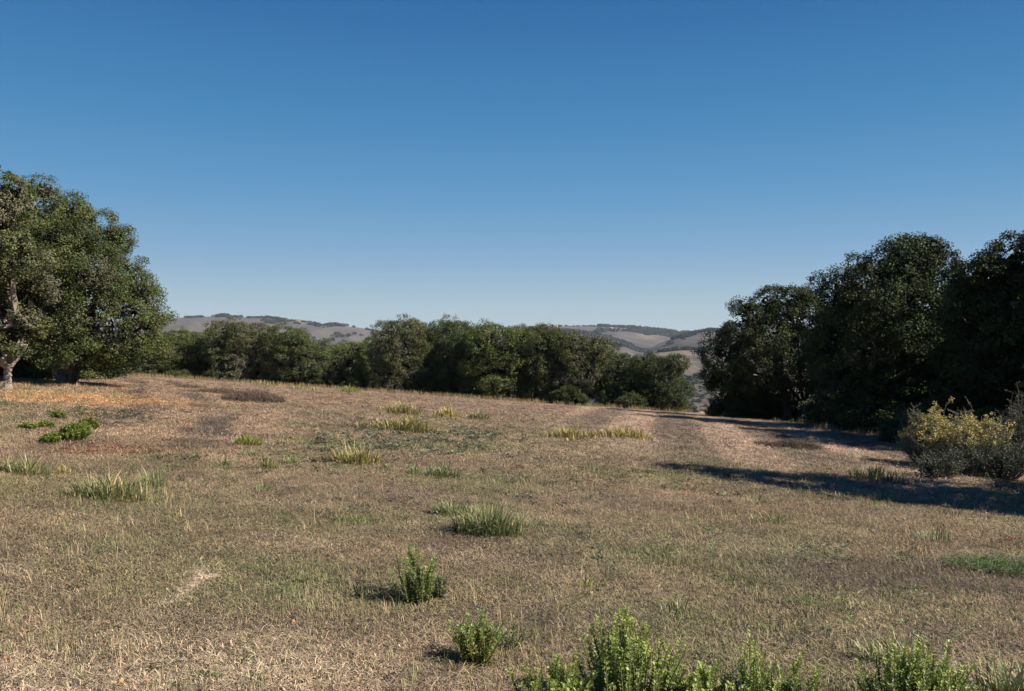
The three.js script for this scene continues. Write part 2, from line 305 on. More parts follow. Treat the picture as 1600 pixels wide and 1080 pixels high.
{ // houses on the ridges, a few pixels each, and a mast
  const wallM = new THREE.MeshStandardMaterial({ color: new THREE.Color().setRGB(0.62, 0.52, 0.44), roughness: 0.9 }), roofM = new THREE.MeshStandardMaterial({ color: new THREE.Color().setRGB(0.30, 0.20, 0.15), roughness: 0.9 }), glassM = new THREE.MeshStandardMaterial({ color: 0x1d2730, roughness: 0.2 });
  const house = (hill, px, v, w, label) => {
    const p = hill(px, v), t = thing('house', label, 'house', p, null), h = w * 0.26, d = w * 0.55;
    part('wall', new THREE.BoxGeometry(w, h + 4, d).translate(0, h / 2 - 2, 0), wallM, t);
    const s = new THREE.Shape(); s.moveTo(-d * 0.6, 0); s.lineTo(0, h * 0.55); s.lineTo(d * 0.6, 0); s.closePath();
    part('roof', new THREE.ExtrudeGeometry(s, { depth: w * 1.06, bevelEnabled: false }).rotateY(Math.PI / 2).translate(-w * 0.53, h + 0.02, 0), roofM, t);
    for (const k of [-0.28, 0.05, 0.3]) part('window', new THREE.BoxGeometry(w * 0.12, h * 0.4, 0.1).translate(k * w, h * 0.5, d / 2 + 0.06), glassM, t);
    t.rotation.y = 0.3;
  };
  house(farRight, 955, 0.78, 15, 'left one of a pair of pale houses halfway up the farthest ridge');
  house(farRight, 963, 0.77, 13, 'right one of a pair of pale houses halfway up the farthest ridge');
  house(farRight, 1000, 0.93, 12, 'pale house among dark trees where the farthest ridge starts to fall');
  house(farRight, 1029, 0.86, 13, 'pale house in the trees below the right end of the farthest ridge');
  house(farRight, 868, 0.985, 17, 'pale flat house on the crest beside the thin mast');
  house(farRight, 890, 0.70, 12, 'small pale house above the dark wooded spur');
  house(midRight, 1075, 0.97, 10, 'pale house at the right end of the wooded spur');
  house(farLeft, 466, 0.955, 14, 'broad pale house in a bare clearing near the top of the left hill');
  house(farLeft, 447, 0.95, 9, 'small pale house left of the bare clearing on the left hill');
  const mp = farRight(860, 0.995), mast = thing('radio_mast', 'thin tall mast on the farthest ridge crest', 'mast', mp), steel = new THREE.MeshStandardMaterial({ color: 0x777777, roughness: 0.6, metalness: 0.5 });
  for (const [x, z] of [[-0.9, -0.5], [0.9, -0.5], [0, 1]]) part('leg', new THREE.CylinderGeometry(0.1, 0.16, 52, 6).translate(x, 24, z), steel, mast);
  for (let k = 0; k < 10; k++) part('brace', new THREE.BoxGeometry(1.9, 0.2, 0.2).translate(0, 3 + k * 5, -0.5), steel, mast);
  part('antenna', new THREE.CylinderGeometry(0.12, 0.16, 9, 6).translate(0, 54, 0), steel, mast);
}

/* ------------------------------------------------------------------ oaks */
function tube(b, pts, r0, r1, col, sides = 7, jitter = 0.12) {
  const rings = pts.map((p, i) => {
    const t = pts[Math.min(i + 1, pts.length - 1)].clone().sub(pts[Math.max(i - 1, 0)]).normalize();
    const u = Math.abs(t.y) < 0.9 ? V(0, 1, 0).cross(t).normalize() : V(1, 0, 0).cross(t).normalize(), w = t.clone().cross(u), r = lerp(r0, r1, i / (pts.length - 1)), out = [];
    for (let k = 0; k < sides; k++) { const a = k / sides * Math.PI * 2, q = r * (1 + rr(-jitter, jitter)); out.push(p.clone().addScaledVector(u, Math.cos(a) * q).addScaledVector(w, Math.sin(a) * q)); }
    return out;
  });
  for (let i = 0; i < rings.length - 1; i++) for (let k = 0; k < sides; k++) { const n = (k + 1) % sides, s = rr(0.7, 1.25); b.quad(rings[i][k], rings[i][n], rings[i + 1][n], rings[i + 1][k], [col[0] * s, col[1] * s, col[2] * s]); }
}
function limb(a, c, bow, n = 7) { const out = []; const off = randDir().multiplyScalar(bow); for (let i = 0; i <= n; i++) { const t = i / n; out.push(a.clone().lerp(c, t).addScaledVector(off, Math.sin(Math.PI * t)).add(randDir().multiplyScalar(bow * 0.12))); } return out; }
const BARK = [0.085, 0.075, 0.066];
/* lobes: [x, y, z, rx, ry, rz] round the tree's foot. Leaves sit on small puffs, puffs on the lobes, so that the crown shades itself in clumps. */
function makeOak({ name = 'oak_tree', label, group, lobes, trunks, leaf = 0.08, puff = 0.4, leaves = 80000, tint = [1, 1, 1], grey = 0.12, bark = BARK, at = V(0, 0, 0), open = 0, bough = 0.75 }) {
  const t = thing(name, label, 'tree', at, group);
  const b = new MB(), puffs = [], subs = [];
  for (const l of lobes) { // boughs: knobs of foliage on the lobes, uneven in size and reach
    const [x, y, z, rx, ry, rz] = l, area = 4 * Math.PI * Math.pow((Math.pow(rx * ry, 1.6) + Math.pow(rx * rz, 1.6) + Math.pow(ry * rz, 1.6)) / 3, 1 / 1.6), n = Math.max(5, Math.round(area / (bough * bough * 1.9)));
    for (let i = 0; i < n; i++) {
      const d = randDir(); if (d.y < -0.8) continue;
      const s = rr(0.6, 0.93) + (rnd() < 0.15 ? rr(0.04, 0.14) : 0), c = V(x + d.x * rx * s, y + d.y * ry * s, z + d.z * rz * s);
      if (c.y < 0.2) continue;
      let hidden = false;
      for (const o of lobes) if (o !== l && Math.hypot((c.x - o[0]) / o[3], (c.y - o[1]) / o[4], (c.z - o[2]) / o[5]) < 0.66) { hidden = true; break; }
      if (!hidden && !(open && rnd() < open)) subs.push({ c, r: Math.min(bough * rr(0.55, 1.3), 0.75 * Math.min(rx, ry, rz)), out: d, tone: rr(0.75, 1.25), hue: rr(-1, 1), grey: rnd() < grey ? rr(0.3, 0.9) : rr(0, 0.15) });
    }
  }
  for (const q of subs) {
    const n = Math.round(3.2 * Math.pow(q.r / puff, 2) + 3);
    for (let i = 0; i < n; i++) {
      const d = randDir(); if (d.dot(q.out) < -0.35) continue;
      const s = rr(0.7, 1.08), c = V(q.c.x + d.x * q.r * s, q.c.y + d.y * q.r * s * 0.8, q.c.z + d.z * q.r * s);
      if (c.y < 0.15) continue;
      let hidden = false;
      for (const o of subs) if (o !== q && c.distanceTo(o.c) < o.r * 0.66) { hidden = true; break; }
      if (!hidden) puffs.push({ c, r: puff * rr(0.55, 1.35), out: d.clone().add(q.out).normalize(), tone: q.tone * rr(0.72, 1.28), hue: q.hue + rr(-0.5, 0.5), grey: clamp(q.grey + rr(-0.1, 0.1), 0, 1) });
    }
  }
  const total = puffs.reduce((s, p) => s + p.r * p.r, 0);
  const A = V(), B = V(), C = V();
  for (const p of puffs) {
    const n = Math.round(leaves * p.r * p.r / total);
    for (let i = 0; i < n; i++) {
      const d = randDir(); if (d.dot(p.out) < -0.55 && rnd() < 0.8) continue;
      const s = Math.pow(rnd(), 0.45) * 1.12, c = V(p.c.x + d.x * p.r * s, p.c.y + d.y * p.r * s * 0.8, p.c.z + d.z * p.r * s);
      const nrm = d.clone().multiplyScalar(0.9).add(randDir()).add(V(0, 0.45, 0)).normalize();
      const u = randDir().cross(nrm).normalize(), w = nrm.clone().cross(u), L = leaf * rr(0.65, 1.35), wd = L * rr(0.55, 0.8);
      A.copy(c).addScaledVector(u, L * 0.75); B.copy(c).addScaledVector(u, -L * 0.45).addScaledVector(w, wd * 0.62); C.copy(c).addScaledVector(u, -L * 0.45).addScaledVector(w, -wd * 0.62);
      const k = p.tone * rr(0.82, 1.2), g = p.grey * rr(0.6, 1);
      const r0 = 0.071 * (1 + 0.12 * p.hue), g0 = 0.088, b0 = 0.028;
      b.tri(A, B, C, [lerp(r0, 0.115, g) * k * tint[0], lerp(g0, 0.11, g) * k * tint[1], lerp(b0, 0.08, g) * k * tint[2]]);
    }
  }
  // larger leaf faces inside the crown, its inner shade put into their dark colour
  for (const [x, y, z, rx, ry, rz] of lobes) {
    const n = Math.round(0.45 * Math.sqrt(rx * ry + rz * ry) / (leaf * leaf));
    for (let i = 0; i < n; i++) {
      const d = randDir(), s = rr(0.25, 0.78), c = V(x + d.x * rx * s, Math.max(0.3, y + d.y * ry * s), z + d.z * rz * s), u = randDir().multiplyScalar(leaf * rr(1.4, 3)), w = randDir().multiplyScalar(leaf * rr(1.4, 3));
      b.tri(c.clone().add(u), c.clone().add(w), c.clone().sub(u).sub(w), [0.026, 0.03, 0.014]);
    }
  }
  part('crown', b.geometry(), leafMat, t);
  const k = new MB();
  for (const tr of trunks) { // smooth, slightly crooked, with a flare at the root
    const line = new THREE.CatmullRomCurve3(tr.pts.map((p) => V(...p))).getPoints(16).map((p, i) => p.add(randDir().multiplyScalar(tr.r[1] * (i && i < 16 ? 0.22 : 0))));
    tube(k, line, tr.r[0], tr.r[1], bark, 10, 0.13);
    if (tr.pts[0][1] < 0.15) { const a = line[0].clone(), e = line[4].clone(); tube(k, [a.clone().setY(a.y - 0.05), a.clone().lerp(e, 0.25), a.clone().lerp(e, 0.5), a.clone().lerp(e, 0.8)], tr.r[0] * 1.4, tr.r[0] * 0.85, bark, 10, 0.12); }
  }
  part('trunk', k.geometry(), barkMat, t);
  const br = new MB();
  for (const [x, y, z, rx, ry, rz] of lobes) {
    const src = trunks[Math.floor(rnd() * trunks.length)].pts, e = V(...src[src.length - 1]).lerp(V(...src[Math.max(0, src.length - 2)]), rnd()), c = V(x, y, z);
    tube(br, limb(e, c, 0.25), 0.09, 0.045, bark, 5);
    for (let i = 0; i < 7; i++) { const d = randDir(); d.y = Math.abs(d.y) * 0.6 + d.y * 0.4; tube(br, limb(c, V(x + d.x * rx * 0.97, y + d.y * ry * 0.97, z + d.z * rz * 0.97), 0.2, 5), 0.04, 0.008, bark.map((v) => v * 1.5), 4); }
  }
  part('branch', br.geometry(), barkMat, t);
  return t;
}
function domeLobes(h, w, s, n = 9, low = 0.16) {
  reseed(s);
  const out = [[0, h * 0.5, 0, w * 0.72, h * 0.44, w * 0.72]];
  for (let i = 0; i < n; i++) {
    const a = i / n * Math.PI * 2 * 1.618 * 2 + rr(-0.3, 0.3), y = lerp(low, 0.84, (i + 0.5) / n) * h + rr(-0.04, 0.04) * h, f = Math.sqrt(Math.max(0.05, 1 - Math.pow((y / h - 0.38) / 0.6, 2))), r = w * rr(0.3, 0.46);
    out.push([Math.cos(a) * w * 0.68 * f, y, Math.sin(a) * w * 0.68 * f, r, r * rr(0.75, 1.0), r]);
  }
  return out;
}
const simpleTrunk = (h, lean = 0.3, r = 0.2) => [{ pts: [[0, -0.3, 0], [lean * 0.2, h * 0.12, 0.02], [lean * 0.6, h * 0.26, 0], [lean, h * 0.45, 0.05]], r: [r, r * 0.55] }, { pts: [[0.05, 0, 0], [-lean * 0.5, h * 0.18, 0.1], [-lean * 1.4, h * 0.4, -0.1]], r: [r * 0.7, r * 0.35] }];

// --- the middle treeline: five oaks built, the others copied from them
const MID = 'oaks of the treeline behind the crest of the field';
// [centre px, top py, half width px, depth, prototype, turn, label]
const midTrees = [
  [226, 520, 50, 60, 0, 0.3, 'oak half hidden behind the right skirt of the big left oak'],
  [262, 512, 48, 66, 1, 2.0, 'low rounded oak just right of the big left oak'],
  [312, 507, 46, 64, 2, 1.1, 'rounded oak, third from the left in the treeline'],
  [372, 496, 52, 62, 3, 4.2, 'tallest oak of the left half of the treeline, in front of the left hill'],
  [420, 512, 34, 65, 4, 0.5, 'narrow oak wedged between two taller ones on the left of the treeline'],
  [466, 502, 50, 61, 0, 2.7, 'broad oak right of the tallest one in the left half of the treeline'],
  [533, 526, 44, 63, 2, 5.3, 'low dark oak in the dip of the treeline'],
  [584, 516, 30, 66, 4, 3.3, 'small oak rising behind the dip, left of the tall middle oak'],
  [632, 496, 48, 60, 3, 1.9, 'tall ragged oak with two tops in the middle of the treeline'],
  [692, 500, 46, 61, 1, 5.6, 'oak with a pointed top between the tall ragged oak and the widest oak'],
  [738, 510, 44, 58, 4, 4.4, 'dark oak tucked in at the left of the widest oak'],
  [790, 503, 68, 57, 2, 0.1, 'widest oak of the treeline, bulging forward in full sun'],
  [856, 512, 52, 57, 0, 4.0, 'full oak just right of the widest oak, below the mast'],
  [914, 523, 52, 56, 3, 0.0, 'greyish oak with bare twigs in its crown, below the wooded spur'],
  [972, 552, 42, 55, 1, 3.6, 'short oak beside the last tree of the treeline'],
  [340, 510, 40, 69, 1, 0.9, 'oak standing back between the third oak and the tallest left one'],
  [440, 513, 38, 69, 3, 3.0, 'oak standing back behind the narrow wedged oak'],
  [662, 500, 42, 67, 0, 2.2, 'oak standing back right of the tall ragged middle oak'],
  [722, 503, 42, 67, 3, 0.6, 'oak standing back above the dark oak tucked in at the widest one'],
  [826, 511, 46, 66, 1, 4.9, 'oak standing back right of the widest oak'],
  [886, 523, 42, 65, 2, 2.8, 'oak standing back left of the greyish oak'],
  [1030, 545, 44, 54, 4, 1.4, 'last oak at the right end of the treeline, before the gap'],
];
const protoSpec = [[6, 2.7, 101], [6, 2.8, 202], [6, 2.7, 303], [6, 2.6, 404], [6, 2.6, 505]];
const protos = [];
for (const [px, top, hw, d, k, turn, label] of midTrees) {
  const foot = onGround(px, d), h = (heightAt(top, d) - foot.y) * (px < 600 ? 0.98 : px < 720 ? 1.02 : px < 900 ? 1.06 : 1.04), w = hw / F * d * 1.03;
  foot.y -= 0.1;
  if (!protos[k]) {
    const [ph, pw, s] = protoSpec[k], lobes = domeLobes(ph, pw, s, 11, 0.12); reseed(s + 1);
    protos[k] = makeOak({ label, group: MID, lobes, trunks: simpleTrunk(ph, rr(0.2, 0.7), 0.2), leaf: 0.07, puff: 0.25, bough: 0.74, leaves: 62000, tint: [[1, 1, 1], [0.78, 0.88, 0.85], [1.12, 1.14, 0.95], [1.18, 1.08, 1.25], [0.74, 0.80, 0.84]][k], grey: k === 3 ? 0.35 : 0.1, at: foot });
    protos[k].rotation.y = turn; protos[k].scale.set(w / pw, h / ph, w / pw);
  } else { const [ph, pw] = protoSpec[k]; copyOf(protos[k], label, foot, turn, w / pw, h / ph, w / pw); }
}

// a crown whose outline from the field is given in pixels: [px, py, half width px, half height px, depth shift m, depth radius m]
function seenLobes(list, d, foot) { return list.map(([px, py, hw, hh, dz = 0, rz]) => { const D = d + dz; return [(px - 800) / F * D - foot.x, heightAt(py, D) - foot.y, -D - foot.z, hw / F * D, hh / F * D, rz ?? hw / F * D]; }); }

// --- the two oaks at the left edge
{
  const f1 = G(100, 601), d1 = -f1.z; reseed(11);
  const rel = (p, f) => [p.x - f.x, p.y - f.y, p.z - f.z], P = (px, py, d, f) => rel(V((px - 800) / F * d, heightAt(py, d), -d), f);
  makeOak({ label: 'big spreading oak at the left edge whose right skirt nearly meets the field', leaves: 250000, leaf: 0.041, puff: 0.2, bough: 0.5, grey: 0.16, tint: [1.03, 1.04, 1.0], at: f1,
    lobes: seenLobes([[90, 440, 95, 120, 0.2], [55, 350, 50, 56, 0.3], [114, 374, 52, 46, -0.2], [164, 394, 28, 34, 0.2], [180, 442, 56, 48, 0], [217, 474, 34, 40, 0.2], [150, 510, 75, 55, -0.9], [196, 540, 42, 34, -0.4], [112, 540, 46, 32, -1.2], [60, 420, 70, 70, -1.0], [130, 430, 60, 50, -1.2], [40, 500, 55, 55, 0.9], [20, 430, 70, 90, 0.9], [68, 300, 24, 18, 0.5], [112, 334, 20, 22, 0.2], [182, 372, 16, 18, 0.1], [232, 500, 20, 22, 0.3], [160, 562, 46, 22, 0.4], [60, 560, 40, 22, 1.2]], d1, f1),
    trunks: [{ pts: [P(104, 606, d1, f1), P(101, 588, d1, f1), P(106, 570, d1, f1), P(118, 520, d1, f1)], r: [0.24, 0.12] }, { pts: [P(100, 604, d1, f1), P(88, 575, d1, f1), P(70, 520, d1 + 0.3, f1)], r: [0.17, 0.09] }, { pts: [P(110, 604, d1 + 0.5, f1), P(122, 572, d1 + 0.5, f1), P(150, 530, d1 + 0.5, f1)], r: [0.15, 0.07] }], bark: [0.12, 0.10, 0.082], open: 0.1 });
  const f2 = G(11, 609), d2 = -f2.z; reseed(12);
  makeOak({ label: 'pale forked oak with lichen on thin twigs at the far left edge', leaves: 90000, leaf: 0.044, puff: 0.17, bough: 0.42, grey: 0.6, open: 0.22, tint: [1.15, 1.08, 1.1], at: f2,
    lobes: seenLobes([[-40, 330, 70, 60, 0.3], [4, 306, 36, 32, 0.2], [-30, 420, 75, 70, 0], [25, 400, 40, 50, -0.3], [-8, 480, 36, 30, 0], [48, 462, 30, 32, 0.1], [-60, 500, 60, 60, 0], [-10, 350, 50, 60, 0.2], [58, 518, 22, 20, 0.4], [5, 528, 26, 16, -0.1], [34, 508, 24, 22, -0.2], [20, 545, 20, 12, -0.3], [-20, 545, 30, 20, 0.1]], d2, f2),
    trunks: [{ pts: [P(11, 612, d2, f2), P(12, 592, d2, f2), P(13, 576, d2, f2), P(20, 566, d2, f2)], r: [0.10, 0.072] }, { pts: [P(15, 574, d2, f2), P(24, 562, d2, f2), P(31, 548, d2, f2), P(34, 525, d2, f2), P(22, 480, d2, f2)], r: [0.066, 0.02] }, { pts: [P(12, 575, d2, f2), P(0, 568, d2 + 0.2, f2), P(-12, 560, d2 + 0.3, f2), P(-22, 535, d2, f2), P(-34, 440, d2, f2)], r: [0.058, 0.02] }], bark: [0.23, 0.19, 0.155] });
}

// --- the dark oaks on the right, and their neighbours outside the frame that shade them
const RIGHT = 'dark shaded oaks along the right edge of the field';
let shadeTree;
{
  const P = (px, py, d, f) => [(px - 800) / F * d - f.x, heightAt(py, d) - f.y, -d - f.z];
  const specs = [
    { px: 1225, d: 39, s: 21, label: 'leftmost dark oak on the right, beside the gap to the hills', lobes: [[1200, 550, 72, 72, 0.3, 2.2], [1238, 498, 44, 46, 0.2], [1168, 512, 30, 40, 0], [1210, 480, 30, 26, 0.3], [1135, 565, 30, 48, 0], [1150, 612, 34, 26, 0], [1255, 560, 40, 55, 0.5], [1245, 470, 26, 18, 0.2], [1165, 485, 16, 14, 0.2], [1195, 610, 38, 24, 0.6], [1120, 590, 15, 24, 0.2], [1160, 635, 30, 16, 0.4], [1215, 640, 26, 18, 0.8]], trunk: [[1228, 668], [1230, 640], [1222, 600], [1210, 550]], leaves: 120000 },
    { px: 1400, d: 30, s: 22, label: 'tallest dark oak on the right with a few sunlit leaves on top', lobes: [[1390, 520, 105, 110, 0.3, 2.3], [1435, 420, 52, 50, 0.2], [1395, 425, 40, 34, -0.2], [1330, 460, 42, 42, 0], [1455, 390, 24, 22, 0.3], [1300, 530, 26, 58, 0.2], [1320, 600, 40, 36, 0.2], [1400, 610, 60, 40, -0.5], [1460, 480, 45, 70, 0.3], [1480, 580, 50, 55, 0.4], [1425, 395, 18, 16, 0], [1345, 420, 18, 16, 0.2], [1400, 500, 60, 50, -1.6], [1345, 640, 40, 28, 0.8], [1440, 650, 60, 30, 0.8]], trunk: [[1392, 690], [1396, 660], [1388, 620], [1400, 540]], leaves: 160000 },
    { px: 1600, d: 24, s: 23, label: 'rightmost dark oak, cut off by the right edge of the photo', lobes: [[1600, 520, 110, 115, 0.3, 2.0], [1590, 415, 50, 42, 0.1], [1545, 440, 34, 32, 0], [1660, 440, 70, 60, 0.2], [1530, 510, 36, 55, 0], [1520, 590, 40, 45, 0.2], [1600, 610, 80, 40, 0.2], [1620, 390, 24, 20, 0.2], [1510, 450, 18, 22, 0.4], [1540, 650, 50, 36, 1.2], [1640, 660, 60, 36, 0.5]], trunk: [[1608, 705], [1600, 660], [1606, 610], [1596, 540]], leaves: 140000 },
  ];
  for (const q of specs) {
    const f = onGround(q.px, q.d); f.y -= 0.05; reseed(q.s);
    const o = makeOak({ label: q.label, group: RIGHT, leaves: q.leaves, leaf: 0.06, puff: 0.24, bough: 0.62, grey: 0.08, tint: [0.6, 0.64, 0.66], at: f, lobes: seenLobes(q.lobes, q.d, f), bark: [0.05, 0.045, 0.04],  // leaf tint lowered: part of the shade on these oaks is in the colour
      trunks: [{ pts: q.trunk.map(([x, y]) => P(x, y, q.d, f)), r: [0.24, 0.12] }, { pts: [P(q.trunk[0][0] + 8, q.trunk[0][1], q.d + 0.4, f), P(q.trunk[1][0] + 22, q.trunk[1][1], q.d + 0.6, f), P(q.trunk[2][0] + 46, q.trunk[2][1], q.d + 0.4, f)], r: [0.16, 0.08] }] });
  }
  // beyond and beside them, only their shadows and dim shapes reach the picture
  const thick = (label, at, turn, sx, sy) => {
    if (!shadeTree) { shadeTree = makeOak({ label, group: RIGHT, lobes: domeLobes(6, 2.7, 777, 11, 0.12), trunks: simpleTrunk(6, 0.4, 0.2), leaf: 0.15, puff: 0.3, bough: 0.8, leaves: 16000, at }); shadeTree.rotation.y = turn; shadeTree.scale.set(sx, sy, sx); return; }
    copyOf(shadeTree, label, at, turn, sx, sy, sx);
  };
  const more = [[15.9, -22.8, 1.15, 1.6, 'slim dark oak just outside the frame right of the rightmost one', 0.55], [17.6, -28.7, 0.98, 1.2, 'dark oak hidden behind the rightmost one, shading the tallest'], [22.5, -27.0, 1.4, 3.2, 'tall dark oak outside the frame beyond the rightmost one'], [16.9, -19.8, 1.25, 2.5, 'dark oak outside the frame in front of the rightmost one'], [22.5, -34, 1.3, 4.0, 'dark oak far back outside the right edge'], [19.5, -13.2, 1.2, 5.0, 'oak outside the frame whose shadow reaches the yellow-flowered bush'], [10.3, -10.9, 1.06, 0.4, 'oak outside the frame that casts the long dark shadow on the field', 0.62], [12.7, -12.4, 0.66, 2.2, 'low oak outside the frame that shades the foot of the flowering bush', 0.62], [16.2, -37.6, 1.08, 3.0, 'dark oak between the leftmost and the tallest dark oak, behind both', 0.85], [19.0, -22.5, 1.25, 0.7, 'outer dark oak outside the frame shading the rightmost one'], [20, -36, 1.0, 1.9, 'dark oak deep behind the right oaks, its crown closing the gap above them']];
  for (const [x, z, s, turn, label, wide] of more) thick(label, V(x, groundY(x, z) - 0.05, z), turn, s * (wide ?? 1), s);
}

// --- dark undergrowth at the feet of the oaks
{
  reseed(31);
  const lobes = [[0, 0.55, 0, 0.9, 0.6, 0.7], [0.7, 0.4, 0.1, 0.6, 0.45, 0.5], [-0.7, 0.45, -0.1, 0.55, 0.5, 0.5], [0.1, 0.9, 0, 0.5, 0.4, 0.45]];
  let first = null;
  const put = (px, d, s, turn, label, group) => {
    const f = onGround(px, d); f.y -= 0.05;
    if (!first) { first = makeOak({ name: 'understory_shrub', label, group, lobes, trunks: [{ pts: [[0, -0.1, 0], [0.05, 0.3, 0], [0.1, 0.6, 0]], r: [0.05, 0.03] }, { pts: [[0.1, -0.1, 0], [0.4, 0.25, 0.05], [0.6, 0.45, 0]], r: [0.04, 0.02] }], leaf: 0.06, puff: 0.2, bough: 0.35, leaves: 16000, tint: [0.72, 0.72, 0.68], at: f }); first.userData.category = 'shrub'; first.rotation.y = turn; first.scale.setScalar(s); }
    else { const c = copyOf(first, label, f, turn, s); if (group) c.userData.group = group; else delete c.userData.group; }
  };
  const L = 'low dark shrub filling the foot of the treeline', Gp = 'shrubs at the foot of the treeline';
  [[250, 58], [290, 59], [335, 59], [390, 59], [440, 58], [500, 59], [550, 58], [600, 57], [655, 57], [700, 56], [745, 55], [830, 54.5], [880, 54], [945, 53.5], [898, 50], [980, 49.5], [1003, 53], [1055, 53]].forEach(([px, d], i) => put(px + rr(-14, 14), d + rr(1, 4), rr(0.55, 1.15), i * 1.3, L, Gp));
  const Lf = 'low dark shrub in the shade behind the two left oaks', Gl = 'shrubs behind the left oaks';
  [[40, 28.5], [68, 29], [95, 30], [10, 30], [128, 31]].forEach(([px, d], i) => put(px, d, rr(0.8, 1.1), i * 1.1, Lf, Gl));
  const R = 'low dark shrub in the deep shade under the right oaks', Gr = 'shrubs under the right oaks';
  [[1140, 41], [1180, 42], [1215, 41], [1300, 34], [1335, 31], [1370, 29], [1440, 29], [1470, 26], [1420, 24], [1520, 22], [1560, 21], [1600, 20], [1500, 30], [1390, 34]].forEach(([px, d], i) => put(px, d, rr(0.7, 1.2), i * 1.7, R, Gr));
}

/* ------------------------------------------------------------------ bushes and clumps */
const leafTri = (b, c, u, n, L, w, k) => { const s = u.clone().cross(n).normalize(), m = c.clone().addScaledVector(u, L * 0.5).addScaledVector(n, L * 0.08), e = c.clone().addScaledVector(u, L); b.tri(c, m.clone().addScaledVector(s, w), e, k); b.tri(c, e, m.clone().addScaledVector(s, -w), k); };
// upright leafy stems, as of young coyote brush
function leafyBush({ name = 'coyote_bush', label, at, w, h, stems, leaf = 0.018, col = [0.21, 0.295, 0.036], tip = [0.30, 0.36, 0.05], s, group, depth, lean = 0.5, perStem = 60, category = 'bush', tipShare = 0.3, twig = [0.12, 0.10, 0.06], m = lightLeafMat }) {
  reseed(s);
  const t = thing(name, label, category, at, group), b = new MB(), k = new MB(), D = depth ?? w * 0.7;
  for (let i = 0; i < stems; i++) {
    const a = rr(0, Math.PI * 2), q = Math.sqrt(rnd()) * (rnd() < 0.14 ? 1.25 : 1), fx = Math.cos(a) * q, fz = Math.sin(a) * q, tall = h * 1.15 * (1 - 0.45 * Math.pow(q, 1.8)) * rr(0.62, 1.05) * (0.95 + 0.4 * noise(fx * 2.2 + s, fz * 2.2));
    const foot = V(fx * w * 0.32, -0.02, fz * D * 0.32), top = V(fx * w * 0.5 + rr(-0.06, 0.06) * lean, tall, fz * D * 0.5 + rr(-0.06, 0.06) * lean), pts = limb(foot, top, tall * 0.07, 6);
    tube(k, pts, 0.004 + h * 0.006, 0.0018, twig, 4, 0);
    const n = Math.round(1.7 * perStem * tall / h);
    for (let j = 0; j < n; j++) {
      const f = Math.pow((j + 0.5) / n, 0.75) * 0.93 + 0.1, x = f * 6, i0 = Math.min(5, Math.floor(x)), p = pts[i0].clone().lerp(pts[i0 + 1], x - i0), th = j * 2.4 + rr(-0.4, 0.4), up = rr(0.3, 1.1);
      const u = V(Math.cos(th), up, Math.sin(th)).normalize(), nn = V(-Math.cos(th) * 0.5, 1, -Math.sin(th) * 0.5).add(randDir().multiplyScalar(0.5)).normalize(), L = leaf * 1.12 * rr(0.7, 1.3) * (1.15 - 0.4 * f), c = mixc(col, tip, clamp((f - (1 - tipShare)) / tipShare, 0, 1)), v = rr(0.65, 1.35);
      leafTri(b, p.addScaledVector(u, leaf * 0.2), u, nn, L, L * 0.36, c.map((e) => e * v));
    }
  }
  part('stems', k.geometry(), barkMat, t); part('foliage', b.geometry(), m, t); return t;
}
// arching strap leaves, as of wild iris
function strapClump({ name = 'strap_leaf_clump', label, at, w, h, depth, blades, bw = 0.012, col, tip, s, group, dry = 0.12, turn = 0, spread = 0.35, category = 'plant' }) {
  reseed(s);
  const t = thing(name, label, category, at, group), D = depth ?? w * 0.6, b = new MB(), dd = new MB();
  for (let i = 0; i < blades; i++) {
    const a = rr(0, Math.PI * 2), q = Math.pow(rnd(), 0.72) * (rnd() < 0.1 ? 1.3 : 1), fx = Math.cos(a) * q * w * 0.5, fz = Math.sin(a) * q * D * 0.5, y0 = groundY(at.x + fx, at.z + fz) - at.y - 0.015;
    const L = h * rr(0.35, 1.25) * (1 - 0.42 * Math.min(1, q)), dir = a + rr(-1.6, 1.6), bend = rr(0.15, 1) * spread + (rnd() < 0.15 ? 0.5 : 0), wd = bw * rr(0.6, 1.2), side = V(Math.cos(dir + 1.57 + rr(-0.6, 0.6)), 0, Math.sin(dir + 1.57 + rr(-0.6, 0.6))), isDry = rnd() < dry;
    const base = isDry ? [0.26, 0.19, 0.09] : col, top = isDry ? [0.34, 0.25, 0.13] : tip, v = rr(0.6, 1.3), N = 5;
    let p0 = null;
    for (let j = 0; j <= N; j++) {
      const f = j / N, out = L * bend * f * f * 1.1, p = V(fx + Math.cos(dir) * out, y0 + L * (f - bend * 0.45 * f * f * f), fz + Math.sin(dir) * out), hw = wd * 0.5 * (f < 0.6 ? 1 : 1 - (f - 0.6) / 0.4 * 0.95);
      const cur = [p.clone().addScaledVector(side, hw), p.clone().addScaledVector(side, -hw)];
      if (p0) { const c = mixc(base, top, f).map((e) => e * v * 1.3); (isDry ? dd : b).quad(p0[0], p0[1], cur[1], cur[0], c); }
      p0 = cur;
    }
  }
  part('leaves', b.geometry(), lightLeafMat, t);
  if (dd.n) part('dry_leaves', dd.geometry(), dryMat, t);
  return t;
}
const IRIS = [0.090, 0.140, 0.048], IRIS_TIP = [0.19, 0.21, 0.07], YEL = [0.25, 0.23, 0.06], YEL_TIP = [0.38, 0.325, 0.10];
const IG = 'strap-leaf clumps scattered over the field';
